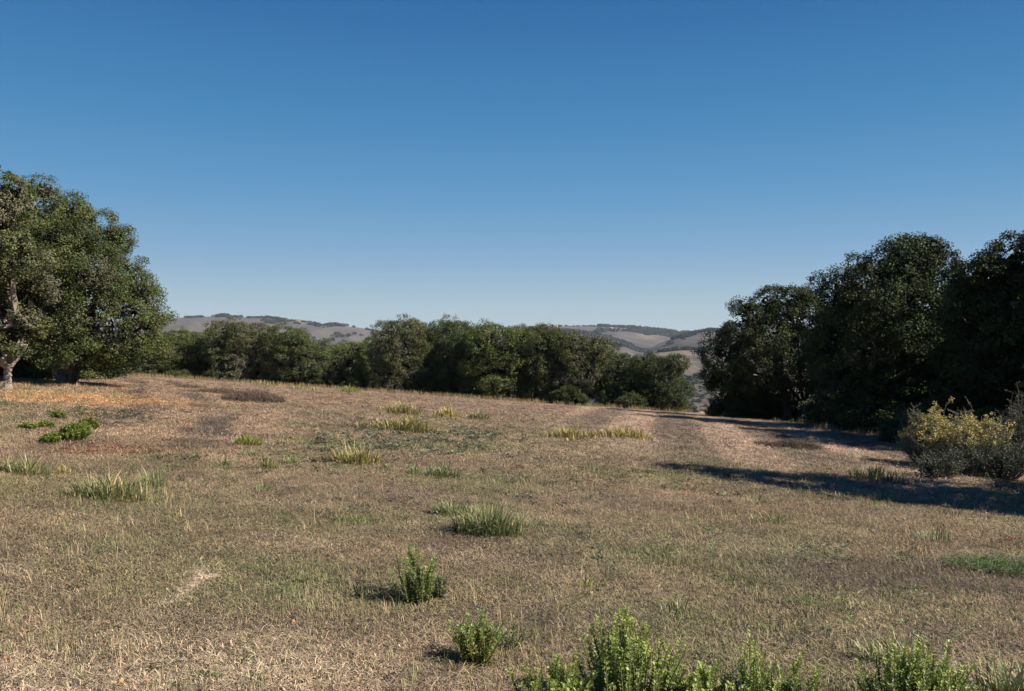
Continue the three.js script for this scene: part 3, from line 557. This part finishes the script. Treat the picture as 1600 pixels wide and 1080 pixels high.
// [px, foot py, width px, height px, blades, kind, label]
const clumps = [
  [762, 834, 108, 52, 520, 0, 'dense dark green strap-leaf clump in the middle, with dry leaves at its right foot'],
  [708, 803, 68, 28, 190, 0, 'smaller green clump joined to the left of the dense middle clump'],
  [822, 826, 70, 28, 70, 1, 'thin sprawling clump at the right of the dense middle clump'],
  [172, 780, 118, 46, 420, 1, 'wide grassy green clump on the left of the field'],
  [238, 763, 40, 36, 90, 0, 'dark tuft of strap leaves at the right end of the wide left clump'],
  [692, 747, 56, 24, 170, 0, 'dark green clump behind the dense middle clump'],
  [648, 742, 24, 18, 60, 0, 'small dark tuft left of the clump behind the middle clump'],
  [556, 727, 80, 34, 260, 2, 'yellow-green clump left of the middle of the field'],
  [600, 735, 26, 14, 40, 1, 'small green tuft at the right of the yellow-green clump'],
  [388, 699, 44, 20, 190, 3, 'compact bright yellow-green tuft in the left half of the field'],
  [394, 714, 40, 13, 90, 0, 'low bluish tuft in front of the compact bright tuft'],
  [420, 735, 36, 22, 90, 1, 'loose green tuft right below the compact bright tuft'],
  [455, 728, 40, 18, 70, 1, 'low loose tuft right of the loose green tuft'],
  [350, 730, 26, 18, 60, 0, 'small green tuft between the wide left clump and the compact bright tuft'],
  [885, 686, 62, 19, 240, 4, 'left yellow clump of the yellow row near the crest'],
  [975, 685, 88, 18, 300, 4, 'long right clump of the yellow row near the crest'],
  [925, 685, 34, 12, 80, 4, 'low middle clump of the yellow row near the crest'],
  [640, 676, 78, 28, 420, 2, 'largest yellowish clump of the group below the treeline'],
  [592, 668, 60, 15, 160, 2, 'flat left wing of the largest yellowish clump'],
  [632, 648, 60, 20, 220, 2, 'yellowish clump uppermost in the group below the treeline'],
  [700, 652, 46, 15, 160, 4, 'bright yellow clump right of the group below the treeline'],
  [748, 656, 36, 14, 90, 1, 'thin greenish clump at the right end of the group below the treeline'],
  [545, 614, 36, 12, 120, 3, 'yellow-green tuft at the foot of the dip in the treeline'],
  [470, 610, 60, 9, 90, 3, 'low green strip of tufts under the left half of the treeline'],
  [412, 603, 50, 9, 90, 3, 'low green tufts at the foot of the tallest left treeline oak'],
  [42, 743, 76, 32, 210, 1, 'upright green clump at the left edge of the field'],
  [98, 740, 34, 18, 60, 4, 'small yellowing tuft right of the upright left-edge clump'],
  [10, 738, 26, 28, 60, 1, 'tuft cut by the left edge of the photo'],
  [568, 855, 30, 14, 60, 0, 'small dark tuft above the upright leafy bush, left of two'],
  [606, 857, 26, 16, 40, 1, 'small green tuft above the upright leafy bush, right of two'],
  [1370, 752, 90, 24, 200, 0, 'green clump half in the long shadow on the right'],
  [410, 769, 26, 18, 50, 0, 'small lone dark tuft below the loose green tufts'],
  [1186, 790, 24, 20, 26, 1, 'thin loose tuft in front of the long shadow'],
  [1205, 818, 60, 26, 46, 1, 'sparse weedy tuft in the middle of the right half'],
  [1462, 850, 44, 32, 40, 1, 'sparse branching green tuft below the dark shadow on the right'],
  [1578, 1096, 120, 72, 190, 0, 'coarse dark grass tuft in the bottom right corner'],
  [918, 918, 60, 24, 40, 3, 'pale green low tuft right of the upright leafy bush'],
  [895, 690, 20, 8, 20, 1, 'tiny tuft at the left end of the yellow row'],
  [1060, 962, 70, 36, 46, 1, 'loose tuft of thin green leaves in the right foreground'],
  [1395, 1040, 110, 52, 120, 1, 'wide loose tuft of thin leaves behind the rounded foreground bush'],
];
clumps.forEach(([px, py, wp, hp, n, kind, label], i) => {
  const p = G(px, py), d = -p.z, w = wp / F * d, h = hp / F * d * 1.3, cols = [[IRIS, IRIS_TIP], [[0.13, 0.165, 0.055], [0.26, 0.255, 0.10]], [[0.19, 0.20, 0.056], [0.33, 0.30, 0.11]], [[0.155, 0.215, 0.036], [0.25, 0.27, 0.056]], [YEL, YEL_TIP]][kind];
  const c = strapClump({ label, at: p, w, h, depth: Math.max(w * 0.5, 0.25), blades: Math.round(n * 1.3), bw: clamp(0.0011 * d, 0.008, 0.026), col: cols[0], tip: cols[1], s: 1000 + i, group: IG, dry: kind === 4 || kind === 2 ? 0.2 : 0.1, spread: kind === 3 || kind === 4 ? 0.45 : 0.75 });
});

// small round bright bushes on the left
[[115, 691, 38, 25, 'largest bright green round bush in the left of the field'], [137, 673, 28, 16, 'bright green bush touching the largest round one from behind'], [70, 671, 22, 11, 'small round green bush farther left'], [43, 674, 20, 10, 'small round green bush nearest the left edge'], [90, 656, 15, 11, 'tiny green bush nearest the orange grass'], [78, 694, 20, 15, 'dull small green bush left of the largest round one']].forEach(([px, py, wp, hp, label], i) => {
  const p = G(px, py), d = -p.z;
  leafyBush({ name: 'round_bush', label, at: p, w: wp / F * d, h: hp / F * d, stems: i === 0 ? 260 : 130, leaf: 0.026, col: [0.15, 0.215, 0.028], tip: [0.25, 0.31, 0.042], lean: 1.2, s: 300 + i, group: 'small round green bushes on the left of the field', perStem: 34, depth: wp / F * d });
});
// young coyote brush in the foreground
{
  const p = (px, py) => G(px, py);
  const cb = (px, py, wp, hp, stems, label, i, more = {}) => { const q = p(px, py), d = -q.z; leafyBush({ label, at: q, w: wp / F * d, h: hp / F * d, stems, s: 400 + i, group: 'leafy green bushes in the foreground', ...more }); };
  cb(650, 944, 62, 84, 36, 'upright narrow leafy bush left of the middle foreground', 0, { leaf: 0.02, perStem: 60, col: [0.22, 0.29, 0.06], tip: [0.28, 0.34, 0.08], lean: 1.4 });
  cb(684, 935, 24, 44, 8, 'thin sprig beside the upright narrow bush', 6, { leaf: 0.02, perStem: 50, col: [0.095, 0.14, 0.034], tip: [0.14, 0.18, 0.045] });
  cb(742, 1038, 66, 84, 42, 'fan-shaped bright bush with yellow lower leaves in the middle foreground', 1, { leaf: 0.019, perStem: 50, col: [0.26, 0.30, 0.03], tip: [0.22, 0.32, 0.04], lean: 1.6 });
  cb(797, 1012, 34, 50, 12, 'thin greyish green sprig right of the fan-shaped bush', 2, { leaf: 0.017, perStem: 34, col: [0.17, 0.22, 0.07], tip: [0.2, 0.25, 0.08], lean: 1.6 });
  // those cut by the lower edge of the photograph stand a little nearer than what it shows
  const near = (px, d, w, h, stems, label, i, more = {}) => leafyBush({ label, at: onGround(px, d), w, h, stems, s: 420 + i, group: 'leafy green bushes in the foreground', leaf: 0.02, perStem: 62, lean: 1.1, ...more });
  near(985, 3.95, 0.46, 0.46, 95, 'largest bright leafy bush at the bottom edge, left of centre right', 0, { depth: 0.5 });
  near(872, 3.8, 0.36, 0.27, 64, 'lower left shoulder of leafy growth at the bottom edge', 1, { depth: 0.4 });
  near(1100, 3.85, 0.46, 0.28, 80, 'low leafy bush at the bottom edge right of the largest one', 2, { depth: 0.4 });
  near(1180, 3.9, 0.26, 0.34, 26, 'slender upright shoots at the bottom edge', 3, { depth: 0.3 });
  near(1240, 3.9, 0.22, 0.30, 20, 'sparse leafy shoots right of the slender upright ones', 4, { depth: 0.3 });
  near(1435, 4.0, 0.54, 0.35, 120, 'rounded bright bush at the bottom edge on the right', 5, { depth: 0.5 });
}
// dark dead stalk left of the upright bush
{ const p = G(560, 938), t = thing('dead_plant', 'short dark dead stalk left of the upright narrow bush', 'plant', p); reseed(77); for (let i = 0; i < 5; i++) { const b = new MB(); tube(b, limb(V(rr(-0.01, 0.01), -0.02, 0), V(rr(-0.04, 0.04), rr(0.06, 0.14), rr(-0.02, 0.02)), 0.01, 4), 0.006, 0.002, [0.05, 0.04, 0.03], 5); part('stem', b.geometry(), barkMat, t); } const l = new MB(); for (let i = 0; i < 60; i++) { const c = V(rr(-0.02, 0.02), rr(0.02, 0.13), rr(-0.02, 0.02)); leafTri(l, c, randDir(), randDir(), 0.02, 0.006, [0.04, 0.035, 0.02]); } part('foliage', l.geometry(), dryMat, t); }
// feathery low patch at the right edge
{
  const p = G(1570, 896), t = thing('feathery_plant', 'low feathery blue-green patch at the right edge of the foreground', 'plant', p), b = new MB(), k = new MB(); reseed(88);
  for (let i = 0; i < 420; i++) {
    const a = rr(0, 6.28), q = Math.sqrt(rnd()), x = Math.cos(a) * q * 0.52, z = Math.sin(a) * q * 0.3, y0 = groundY(p.x + x, p.z + z) - p.y, dir = rr(0, 6.28), L = rr(0.08, 0.16), up = rr(0.3, 0.9), tipP = V(x + Math.cos(dir) * L, y0 + L * up, z + Math.sin(dir) * L), pts = limb(V(x, y0 - 0.01, z), tipP, 0.012, 6);
    tube(k, pts, 0.0016, 0.0008, [0.06, 0.09, 0.04], 3, 0);
    for (let j = 1; j <= 6; j++) for (const sd of [-1, 1]) { const u = V(Math.cos(dir + sd * 1.1), 0.25, Math.sin(dir + sd * 1.1)).normalize(), v = rr(0.7, 1.3); leafTri(b, pts[j], u, V(0, 1, 0), 0.034, 0.006, [0.13 * v, 0.19 * v, 0.05 * v]); }
  }
  part('stems', k.geometry(), barkMat, t); part('foliage', b.geometry(), lightLeafMat, t);
}
// low brown dead brush
[[395, 629, 95, 24, 1500, 'largest patch of low brown dead brush below the treeline on the left'], [345, 616, 70, 14, 700, 'narrow middle part of the brown dead brush on the left'], [300, 606, 50, 9, 350, 'thin upper tail of the brown dead brush on the left'], [425, 627, 40, 10, 350, 'flat right end of the brown dead brush on the left'], [1245, 699, 78, 18, 1000, 'brown tuft of dead brush on the mown strips at the right'], [1195, 696, 36, 12, 350, 'small brown tuft left of the one on the mown strips']].forEach(([px, py, wp, hp, n, label], i) => {
  reseed(600 + i);
  const p = G(px, py), d = -p.z, w = wp / F * d, h = hp / F * d, D = Math.max(w * 0.9, 0.8), t = thing('dead_brush', label, 'dead brush', p, 'patches of low brown dead brush'), b = new MB();
  for (let j = 0; j < n; j++) {
    const a = rr(0, 6.28), q = Math.sqrt(rnd()), x = Math.cos(a) * q * w * 0.5, z = Math.sin(a) * q * D * 0.5, y = groundY(p.x + x, p.z + z) - p.y - 0.02, L = h * rr(0.5, 1.05) * (1 - 0.6 * q * q), dir = rr(0, 6.28), lean = rr(0, 0.5) * L, A = V(x, y, z), E = V(x + Math.cos(dir) * lean, y + L, z + Math.sin(dir) * lean), s = V(Math.cos(dir + 1.57), 0, Math.sin(dir + 1.57)), v = rr(0.6, 1.4), c = [0.098 * v, 0.070 * v, 0.050 * v];
    b.tri(A.clone().addScaledVector(s, 0.008), A.clone().addScaledVector(s, -0.008), E, c);
    for (let k = 0; k < 4; k++) { const B = A.clone().lerp(E, rr(0.3, 0.9)), e = B.clone().add(randDir().multiplyScalar(h * 0.3)), s2 = randDir().multiplyScalar(0.005); if (e.y < y) continue; b.tri(B.clone().add(s2), B.clone().sub(s2), e, c); }
  }
  part('twigs', b.geometry(), dryMat, t);
});
// the flowering bush under the right oaks and its dark neighbours
{
  const bushes = [
    { px: 1510, py: 738, wp: 150, hp: 96, s: 51, label: 'large grey-green bush with yellow flower tops under the right oaks', yel: 1, stems: 120 },
    { px: 1448, py: 728, wp: 92, hp: 90, s: 52, label: 'smaller yellow-topped bush left of the large flowering one', yel: 1, stems: 90 },
    { px: 1412, py: 700, wp: 30, hp: 62, s: 53, label: 'upright dark green shrub at the left end of the flowering bushes', yel: 0, stems: 24 },
    { px: 1566, py: 750, wp: 120, hp: 74, s: 55, label: 'low dark scrub in front of the right side of the flowering bush', yel: 0, stems: 70 },
    { px: 1470, py: 748, wp: 90, hp: 40, s: 56, label: 'low dull growth at the foot of the smaller yellow-topped bush', yel: 0, stems: 40 },
    { px: 1595, py: 735, wp: 70, hp: 128, s: 54, label: 'dim green bush at the right edge beside the flowering one', yel: 0, stems: 80 },
  ];
  for (const q of bushes) {
    const p = G(q.px, q.py), d = -p.z, w = q.wp / F * d, h = q.hp / F * d; reseed(q.s);
    const t = thing('flowering_bush', q.label, 'bush', p, 'bushes under the right oaks'), b = new MB(), k = new MB(), fl = new MB();
    for (let i = 0; i < q.stems; i++) {
      const a = rr(0, 6.28), u = Math.sqrt(rnd()), fx = Math.cos(a) * u, fz = Math.sin(a) * u, tall = h * Math.sqrt(1 - 0.75 * u * u) * rr(0.7, 1.05) * (0.9 + 0.75 * noise(fx * 2.3 + q.s, fz * 2.3)), pts = limb(V(fx * w * 0.15, -0.03, fz * w * 0.12), V(fx * w * 0.5, tall, fz * w * 0.42), tall * 0.1, 7);
      tube(k, pts, 0.011, 0.003, [0.17, 0.145, 0.12], 4, 0);
      for (let s2 = 0; s2 < 12; s2++) { // side twigs with leaves
        const x = rr(1.5, 6.9), i0 = Math.floor(x), B = pts[i0].clone().lerp(pts[i0 + 1], x - i0), dir = randDir(); dir.y = Math.abs(dir.y) * 0.8 + 0.25; const E = B.clone().addScaledVector(dir, rr(0.10, 0.22)); if (E.y < 0.02) continue;
        tube(k, [B, B.clone().lerp(E, 0.5).add(randDir().multiplyScalar(0.01)), E], 0.0035, 0.002, q.yel ? [0.25, 0.22, 0.19] : [0.10, 0.09, 0.07], 3, 0);
        for (let j = 0; j < 15; j++) { const c = B.clone().lerp(E, rr(0.1, 1)), v = rr(0.6, 1.35); leafTri(b, c, randDir().add(V(0, 0.5, 0)).normalize(), randDir(), rr(0.02, 0.036), 0.007, (q.yel ? [0.15, 0.16, 0.075] : [0.06, 0.080, 0.028]).map((e) => e * v)); }
        if (q.yel && x > 4.6 && E.y > h * 0.5 && noise(fx * 2 + 3, fz * 2) > -0.12) for (let j = 0; j < 22; j++) { const c = E.clone().add(randDir().multiplyScalar(0.04)), v = rr(0.8, 1.25); leafTri(fl, c, randDir().add(V(0, 0.8, 0)).normalize(), randDir(), 0.026, 0.011, [0.50 * v, 0.42 * v, 0.11 * v]); }
      }
    }
    part('stems', k.geometry(), barkMat, t); part('foliage', b.geometry(), lightLeafMat, t); if (fl.n) part('flowers', fl.geometry(), lightLeafMat, t);
  }
}
// single tall dry stalks
[[1470, 1015, 1518, 930, 'long curved dry stalk leaning right in the right foreground'], [1422, 862, 1421, 806, 'tall thin straight dry stalk below the dark shadow'], [1447, 884, 1438, 862, 'short split pale dead stem on the bare soil'], [1395, 826, 1404, 818, 'thin pale stem left of the tall straight stalk'], [1280, 868, 1284, 842, 'pair of faint dry stems right of the middle foreground'], [853, 1075, 851, 1012, 'thin dry stem in front of the foreground bushes'], [968, 1010, 1000, 1060, 'thin straw stalk across the largest foreground bush'], [1518, 1055, 1560, 1030, 'dry stalk lying over at the lower right'], [188, 1012, 190, 985, 'thin upright straw in the left foreground'], [1482, 936, 1484, 900, 'thin straw below the bare soil on the right']].forEach(([px, py, tx, ty, label], i) => {
  reseed(900 + i);
  const lo = Math.max(py, ty), p = G(py > ty ? px : tx, lo), d = -p.z, top = V((tx - px) / F * d * (py > ty ? 1 : -1), Math.abs(py - ty) / F * d, rr(-0.05, 0.05)), t = thing('dry_stalk', label, 'plant', p, 'single dry stalks'), b = new MB();
  tube(b, limb(V(0, -0.02, 0), top, top.length() * 0.09, 8), 0.0032, 0.0016, [0.36, 0.27, 0.15], 5, 0);
  part('stem', b.geometry(), dryMat, t);
  const hd = new MB(); for (let k = 0; k < 14; k++) leafTri(hd, top.clone().multiplyScalar(rr(0.8, 1)), randDir().add(top.clone().normalize()).normalize(), randDir(), 0.02, 0.003, [0.34, 0.26, 0.15]); part('seed_head', hd.geometry(), dryMat, t);
});
// orange dead leaves
[[42, 993, 13], [228, 1020, 9], [240, 1044, 11], [192, 1068, 11], [232, 1069, 11], [72, 1034, 10], [316, 1018, 8], [484, 1038, 9], [558, 1041, 9], [460, 975, 7], [10, 1033, 8], [345, 1015, 6]].forEach(([px, py, wp], i) => {
  reseed(950 + i);
  const p = G(px, py), r = wp / F * -p.z * 0.55, b = new MB(), where = ['largest of them at the far left', 'small one above the chalk gravel', 'yellowish one left of the gravel', 'left one of two at the bottom edge', 'right one of two at the bottom edge', 'thin flat one at the lower left', 'faint one left of the pebbles', 'small one right of the pebbles', 'one level with the fan-shaped bush', 'pale one below the brown grass', 'one cut close to the left edge', 'tiny one beside the faint one'][i];
  const N = 11, rim = []; for (let k = 0; k < N; k++) { const a = k / N * 6.283, q = r * (0.75 + 0.35 * rnd()); rim.push(V(Math.cos(a) * q * 1.2, 0.018 + 0.010 * Math.cos(a * 2 + i) + rr(0, 0.008), Math.sin(a) * q)); }
  for (let k = 0; k < N; k++) { const v = rr(0.8, 1.2); b.tri(V(0, 0.012, 0), rim[k], rim[(k + 1) % N], [0.42 * v, 0.21 * v, 0.10 * v]); }
  const t = thing('dead_leaf', `curled orange dead leaf on the ground, ${where}`, 'leaf', p, 'orange dead leaves on the ground'); part('blade', b.geometry(), dryMat, t);
  const st = new MB(); tube(st, [V(r * 0.8, 0.014, 0), V(r * 1.7, 0.012, r * 0.4)], 0.002, 0.001, [0.25, 0.13, 0.07], 4, 0); part('stalk', st.geometry(), dryMat, t); t.rotation.y = rr(0, 6.28);
});

/* ------------------------------------------------------------------ grass, litter, weeds, gravel: what nobody could count */
function bladeTuft(n, h, wd, flat, s, spreadR = 0.06) {
  reseed(s); const b = new MB();
  for (let i = 0; i < n; i++) {
    const a = rr(0, 6.28), q = Math.sqrt(rnd()) * spreadR, fx = Math.cos(a) * q, fz = Math.sin(a) * q, dir = rr(0, 6.28), L = h * rr(0.45, 1.25), lean = flat ? rr(0.85, 1.0) : rr(0.05, 0.75), up = Math.sqrt(1 - lean * lean) * L + (flat ? 0.004 : 0), out = lean * L;
    const A = V(fx, flat ? rr(0, 0.012) : -0.008, fz), M = V(fx + Math.cos(dir) * out * 0.4, up * 0.62, fz + Math.sin(dir) * out * 0.4), E = V(fx + Math.cos(dir) * out, flat ? up * rr(0.1, 1) : up * rr(0.8, 1), fz + Math.sin(dir) * out), sd = V(Math.cos(dir + 1.57), rr(-0.3, 0.3), Math.sin(dir + 1.57)).multiplyScalar(wd * rr(0.6, 1.2) * 0.5), v = rr(0.6, 1.45);
    const k = [v, v * rr(0.94, 1.03), v * rr(0.85, 1.05)];
    b.quad(A.clone().add(sd), A.clone().sub(sd), M.clone().addScaledVector(sd, -0.8), M.clone().addScaledVector(sd, 0.8), k); b.tri(M.clone().addScaledVector(sd, 0.8), M.clone().addScaledVector(sd, -0.8), E, k);
  }
  return b.geometry();
}
function scatter(name, label, geo, material, n, pick) {
  const M = new THREE.Matrix4(), q = new THREE.Quaternion(), e = new THREE.Euler(), mats = [], cols = [];
  for (let i = 0; i < n; i++) {
    const r = pick(i); if (!r) continue;
    e.set(rr(-0.12, 0.12), rr(0, 6.28), rr(-0.12, 0.12)); q.setFromEuler(e);
    M.compose(V(r.x, groundY(r.x, r.z) + (r.lift ?? 0), r.z), q, V(r.s, r.s * (r.sy ?? 1), r.s)); mats.push(...M.elements); cols.push(...r.c);
  }
  const count = cols.length / 3, o = new THREE.InstancedMesh(geo, material, count);
  o.instanceMatrix.array.set(mats); o.instanceColor = new THREE.InstancedBufferAttribute(new Float32Array(cols), 3);
  o.name = name; tag(shade(o), label, null, null, 'stuff'); scene.add(o); console.log(name, count); return o;
}
// a point of the field in a ring of depths, a little wider than the frame
function inField(d0, d1) { const d = Math.sqrt(lerp(d0 * d0, d1 * d1, rnd())), half = 0.66 * d + 1.2; return { x: rr(-half, half), z: -d, d }; }
const jit = (c, a, b) => { const k = rr(a, b); return [c[0] * k, c[1] * k, c[2] * k]; };
const strawC = [0.31, 0.235, 0.145], greenC = [0.12, 0.15, 0.05];
const tufts = [bladeTuft(18, 0.050, 0.0036, false, 1, 0.07), bladeTuft(14, 0.075, 0.0034, false, 2, 0.09)];
const litter = bladeTuft(18, 0.075, 0.0036, true, 3, 0.12), fine = bladeTuft(11, 0.17, 0.0030, false, 4, 0.05), bits = bladeTuft(9, 0.035, 0.006, true, 8, 0.10);
const farTuft = bladeTuft(30, 0.055, 0.007, false, 5, 0.18), farLitter = bladeTuft(30, 0.09, 0.0065, true, 6, 0.24);
const tallness = (x, z) => clamp(0.55 + 1.6 * fbm(x / 1.1 + 60, z / 0.8, 3), 0.15, 1.25);
function grassPick(d0, d1, smin, smax, sy = 1) {
  return () => {
    const p = inField(d0, d1), bare = bareness(p.x, p.z), soil = soilMask(p.x, p.z); if (rnd() < bare * 0.85 + soil * 0.8 + chalkMask(p.x, p.z) * 0.93 + trackAt(p.x, p.z)[0] * 0.7) return null;
    const g = greenness(p.x, p.z), f = fieldColor(p.x, p.z); let c = rnd() < g * 0.55 * (1 - sstep(p.d, 14, 30)) ? jit(greenC, 0.7, 1.5) : mixc(jit(f, 0.6, 1.7), jit(strawC, 0.5, 1.35), rnd() * rnd() * 0.8);
    return { x: p.x, z: p.z, s: rr(smin, smax) * (0.75 + 0.5 * g), sy: sy * tallness(p.x, p.z), c };
  };
}
const litterPick = (d0, d1, smin, smax) => () => { const p = inField(d0, d1), f = fieldColor(p.x, p.z); if (rnd() < chalkMask(p.x, p.z) * 0.9) return null; return { x: p.x, z: p.z, s: rr(smin, smax), lift: 0.003, c: rnd() < 0.12 ? jit([0.045, 0.036, 0.03], 0.6, 1.5) : mixc(jit(f, 0.45, 1.8), jit(strawC, 0.6, 1.4), rnd() * rnd() * 0.8) }; };
reseed(5001); scatter('dry_grass', 'short dry grass of the near field', tufts[0], dryMat, 80000, grassPick(3.2, 13, 0.5, 1.15));
reseed(5002); scatter('dry_grass_tall', 'longer dry grass between the short grass', tufts[1], dryMat, 26000, grassPick(3.2, 15, 0.5, 1.2));
reseed(5003); scatter('straw_litter', 'flattened straw lying on the near field', litter, dryMat, 90000, litterPick(3.2, 13, 0.6, 1.3));
reseed(5007); scatter('litter_bits', 'broken bits of dead leaf and straw on the near field', bits, dryMat, 40000, litterPick(3.2, 10, 0.5, 1.3));
reseed(5004); scatter('wispy_grass', 'thin taller wisps of grass', fine, dryMat, 4200, () => { const p = inField(3.2, 12), m = fbm(p.x / 1.5 + 40, p.z / 1.5, 3); if (m < 0.02) return null; return { x: p.x, z: p.z, s: rr(0.45, 1.1), c: rnd() < 0.45 ? jit([0.15, 0.16, 0.06], 0.7, 1.4) : jit(strawC, 0.7, 1.4) }; });
reseed(5005); scatter('far_dry_grass', 'short dry grass of the far field up to the crest', farTuft, dryMat, 170000, grassPick(11.5, 52, 0.5, 1.15, 0.8));
reseed(5006); scatter('far_straw_litter', 'flattened straw of the far field up to the crest', farLitter, dryMat, 130000, litterPick(11, 52, 0.5, 1.3));
// broad low weeds, green to grey-green, thickest in a band across the middle of the field
{
  reseed(6000); const b = new MB();
  for (let i = 0; i < 26; i++) { const a = rr(0, 6.28), up = rr(0.1, 0.9), u = V(Math.cos(a), up, Math.sin(a)).normalize(), c = V(Math.cos(a) * rr(0, 0.04), rr(0, 0.04), Math.sin(a) * rr(0, 0.04)), v = rr(0.7, 1.35); leafTri(b, c, u, V(0, 1, 0).add(randDir().multiplyScalar(0.4)).normalize(), rr(0.03, 0.07), 0.011, [v, v, v]); }
  const geo = b.geometry();
  const zones = [[820, 760, 200, 50, 90, 0], [1000, 900, 250, 70, 80, 2], [450, 870, 150, 60, 50, 0], [1350, 980, 200, 60, 60, 2], [300, 760, 160, 50, 50, 0], [690, 690, 150, 40, 260, 1], [560, 690, 90, 40, 120, 1], [480, 715, 110, 35, 120, 0], [740, 682, 60, 14, 90, 1], [560, 800, 130, 40, 90, 1], [1110, 832, 24, 8, 14, 2], [1415, 876, 40, 12, 40, 2], [1430, 930, 30, 10, 14, 2], [1290, 870, 60, 22, 40, 0], [200, 650, 70, 12, 60, 0], [350, 1050, 140, 40, 22, 2], [100, 980, 160, 80, 30, 0], [1100, 760, 180, 40, 90, 0], [900, 860, 260, 60, 120, 0], [1500, 1000, 120, 60, 50, 2], [1230, 880, 60, 30, 30, 2], [270, 715, 90, 20, 60, 0], [120, 645, 60, 6, 30, 2]];
  const list = []; for (const z of zones) for (let i = 0; i < z[4]; i++) list.push(z);
  const shades = [[0.15, 0.15, 0.068], [0.145, 0.16, 0.088], [0.12, 0.18, 0.05]];
  scatter('weeds', 'low green and grey-green weeds scattered over the field', geo, lightLeafMat, list.length, (i) => { const z = list[i], g = () => rnd() + rnd() - 1, p = G(clamp(z[0] + g() * z[2], -80, 1680), Math.max(612, z[1] + g() * z[3])); return { x: p.x, z: p.z, s: rr(0.4, 1.15) * clamp(-p.z / 11, 0.55, 1.25), c: jit(shades[z[5]], 0.7, 1.4) }; });
  reseed(6001);
  scatter('red_weeds', 'small reddish dying weeds on the left of the field', geo, dryMat, 420, (i) => { const z = [[130, 702, 60, 10], [225, 705, 50, 9], [195, 618, 40, 8], [930, 740, 60, 30], [600, 745, 80, 40], [1580, 850, 20, 6]][i % 6], p = G(z[0] + (rnd() + rnd() - 1) * z[2], z[1] + (rnd() + rnd() - 1) * z[3]); return { x: p.x, z: p.z, s: rr(0.4, 1.0), sy: 0.7, c: jit([0.17, 0.075, 0.045], 0.6, 1.5) }; });
  reseed(6002); // grass that stands at the crest and under the trees
  const edge = bladeTuft(22, 0.32, 0.012, false, 61, 0.16);
  scatter('edge_grass', 'taller dry grass along the crest and under the oaks', edge, dryMat, 2600, () => {
    const t = rnd();
    if (t < 0.45) { const px = rr(150, 1080), p = onGround(px, rr(48, 56)); return { x: p.x, z: p.z, s: rr(0.5, 1.1), c: rnd() < 0.25 ? jit([0.12, 0.13, 0.04], 0.7, 1.3) : jit([0.24, 0.165, 0.09], 0.6, 1.3) }; }
    if (t < 0.75) { const p = G(rr(-60, 215), rr(598, 622)); return { x: p.x, z: p.z, s: rr(0.2, 0.62), sy: 0.25 + 0.75 * Math.pow(clamp(0.5 + 1.5 * fbm(p.x / 0.7, p.z / 0.7, 2), 0, 1), 2), c: rnd() < 0.12 ? jit(greenC, 0.8, 1.4) : jit(mixc([0.36, 0.215, 0.10], [0.36, 0.28, 0.17], rnd()), 0.55, 1.3) }; }
    const px = rr(1150, 1560), p = onGround(px, rr(18, 36)); return p.x > 10.5 ? { x: p.x, z: p.z, s: rr(0.4, 1.0), c: jit([0.2, 0.15, 0.09], 0.6, 1.3) } : null;
  });
}
{ // pale gravel: a chalky streak and the stony bits at the lower left
  const g = new THREE.IcosahedronGeometry(0.5, 1), p = g.attributes.position; reseed(7000);
  for (let i = 0; i < p.count; i++) { const k = 0.75 + 0.5 * Math.abs(noise(p.getX(i) * 3, p.getY(i) * 3, p.getZ(i) * 3)) * 2; p.setXYZ(i, p.getX(i) * k * 1.2, p.getY(i) * k * 0.6, p.getZ(i) * k); }
  g.computeVertexNormals();
  const zones = [[308, 897, 12, 9, 500], [298, 914, 10, 7, 450], [284, 923, 10, 7, 450], [270, 932, 10, 7, 400], [258, 940, 9, 5, 260], [330, 901, 14, 3, 200], [340, 1050, 80, 25, 520], [420, 1030, 60, 30, 300], [310, 1070, 40, 12, 200], [205, 985, 12, 5, 60], [60, 1072, 60, 10, 160], [200, 985, 16, 5, 40], [300, 1070, 160, 30, 160]];
  const list = []; for (const z of zones) for (let i = 0; i < z[4]; i++) list.push(z);
  scatter('gravel', 'pale gravel and chalk bits in the left foreground', g, new THREE.MeshStandardMaterial({ roughness: 0.95 }), list.length, (i) => { const z = list[i], q = G(z[0] + (rnd() + rnd() - 1) * z[2], z[1] + (rnd() + rnd() - 1) * z[3]); return { x: q.x, z: q.z, s: 0.007 + 0.022 * Math.pow(rnd(), 2.5), c: jit([0.40, 0.32, 0.235], 0.6, 1.25), lift: 0.003 }; });
}
renderer.render(scene, camera);
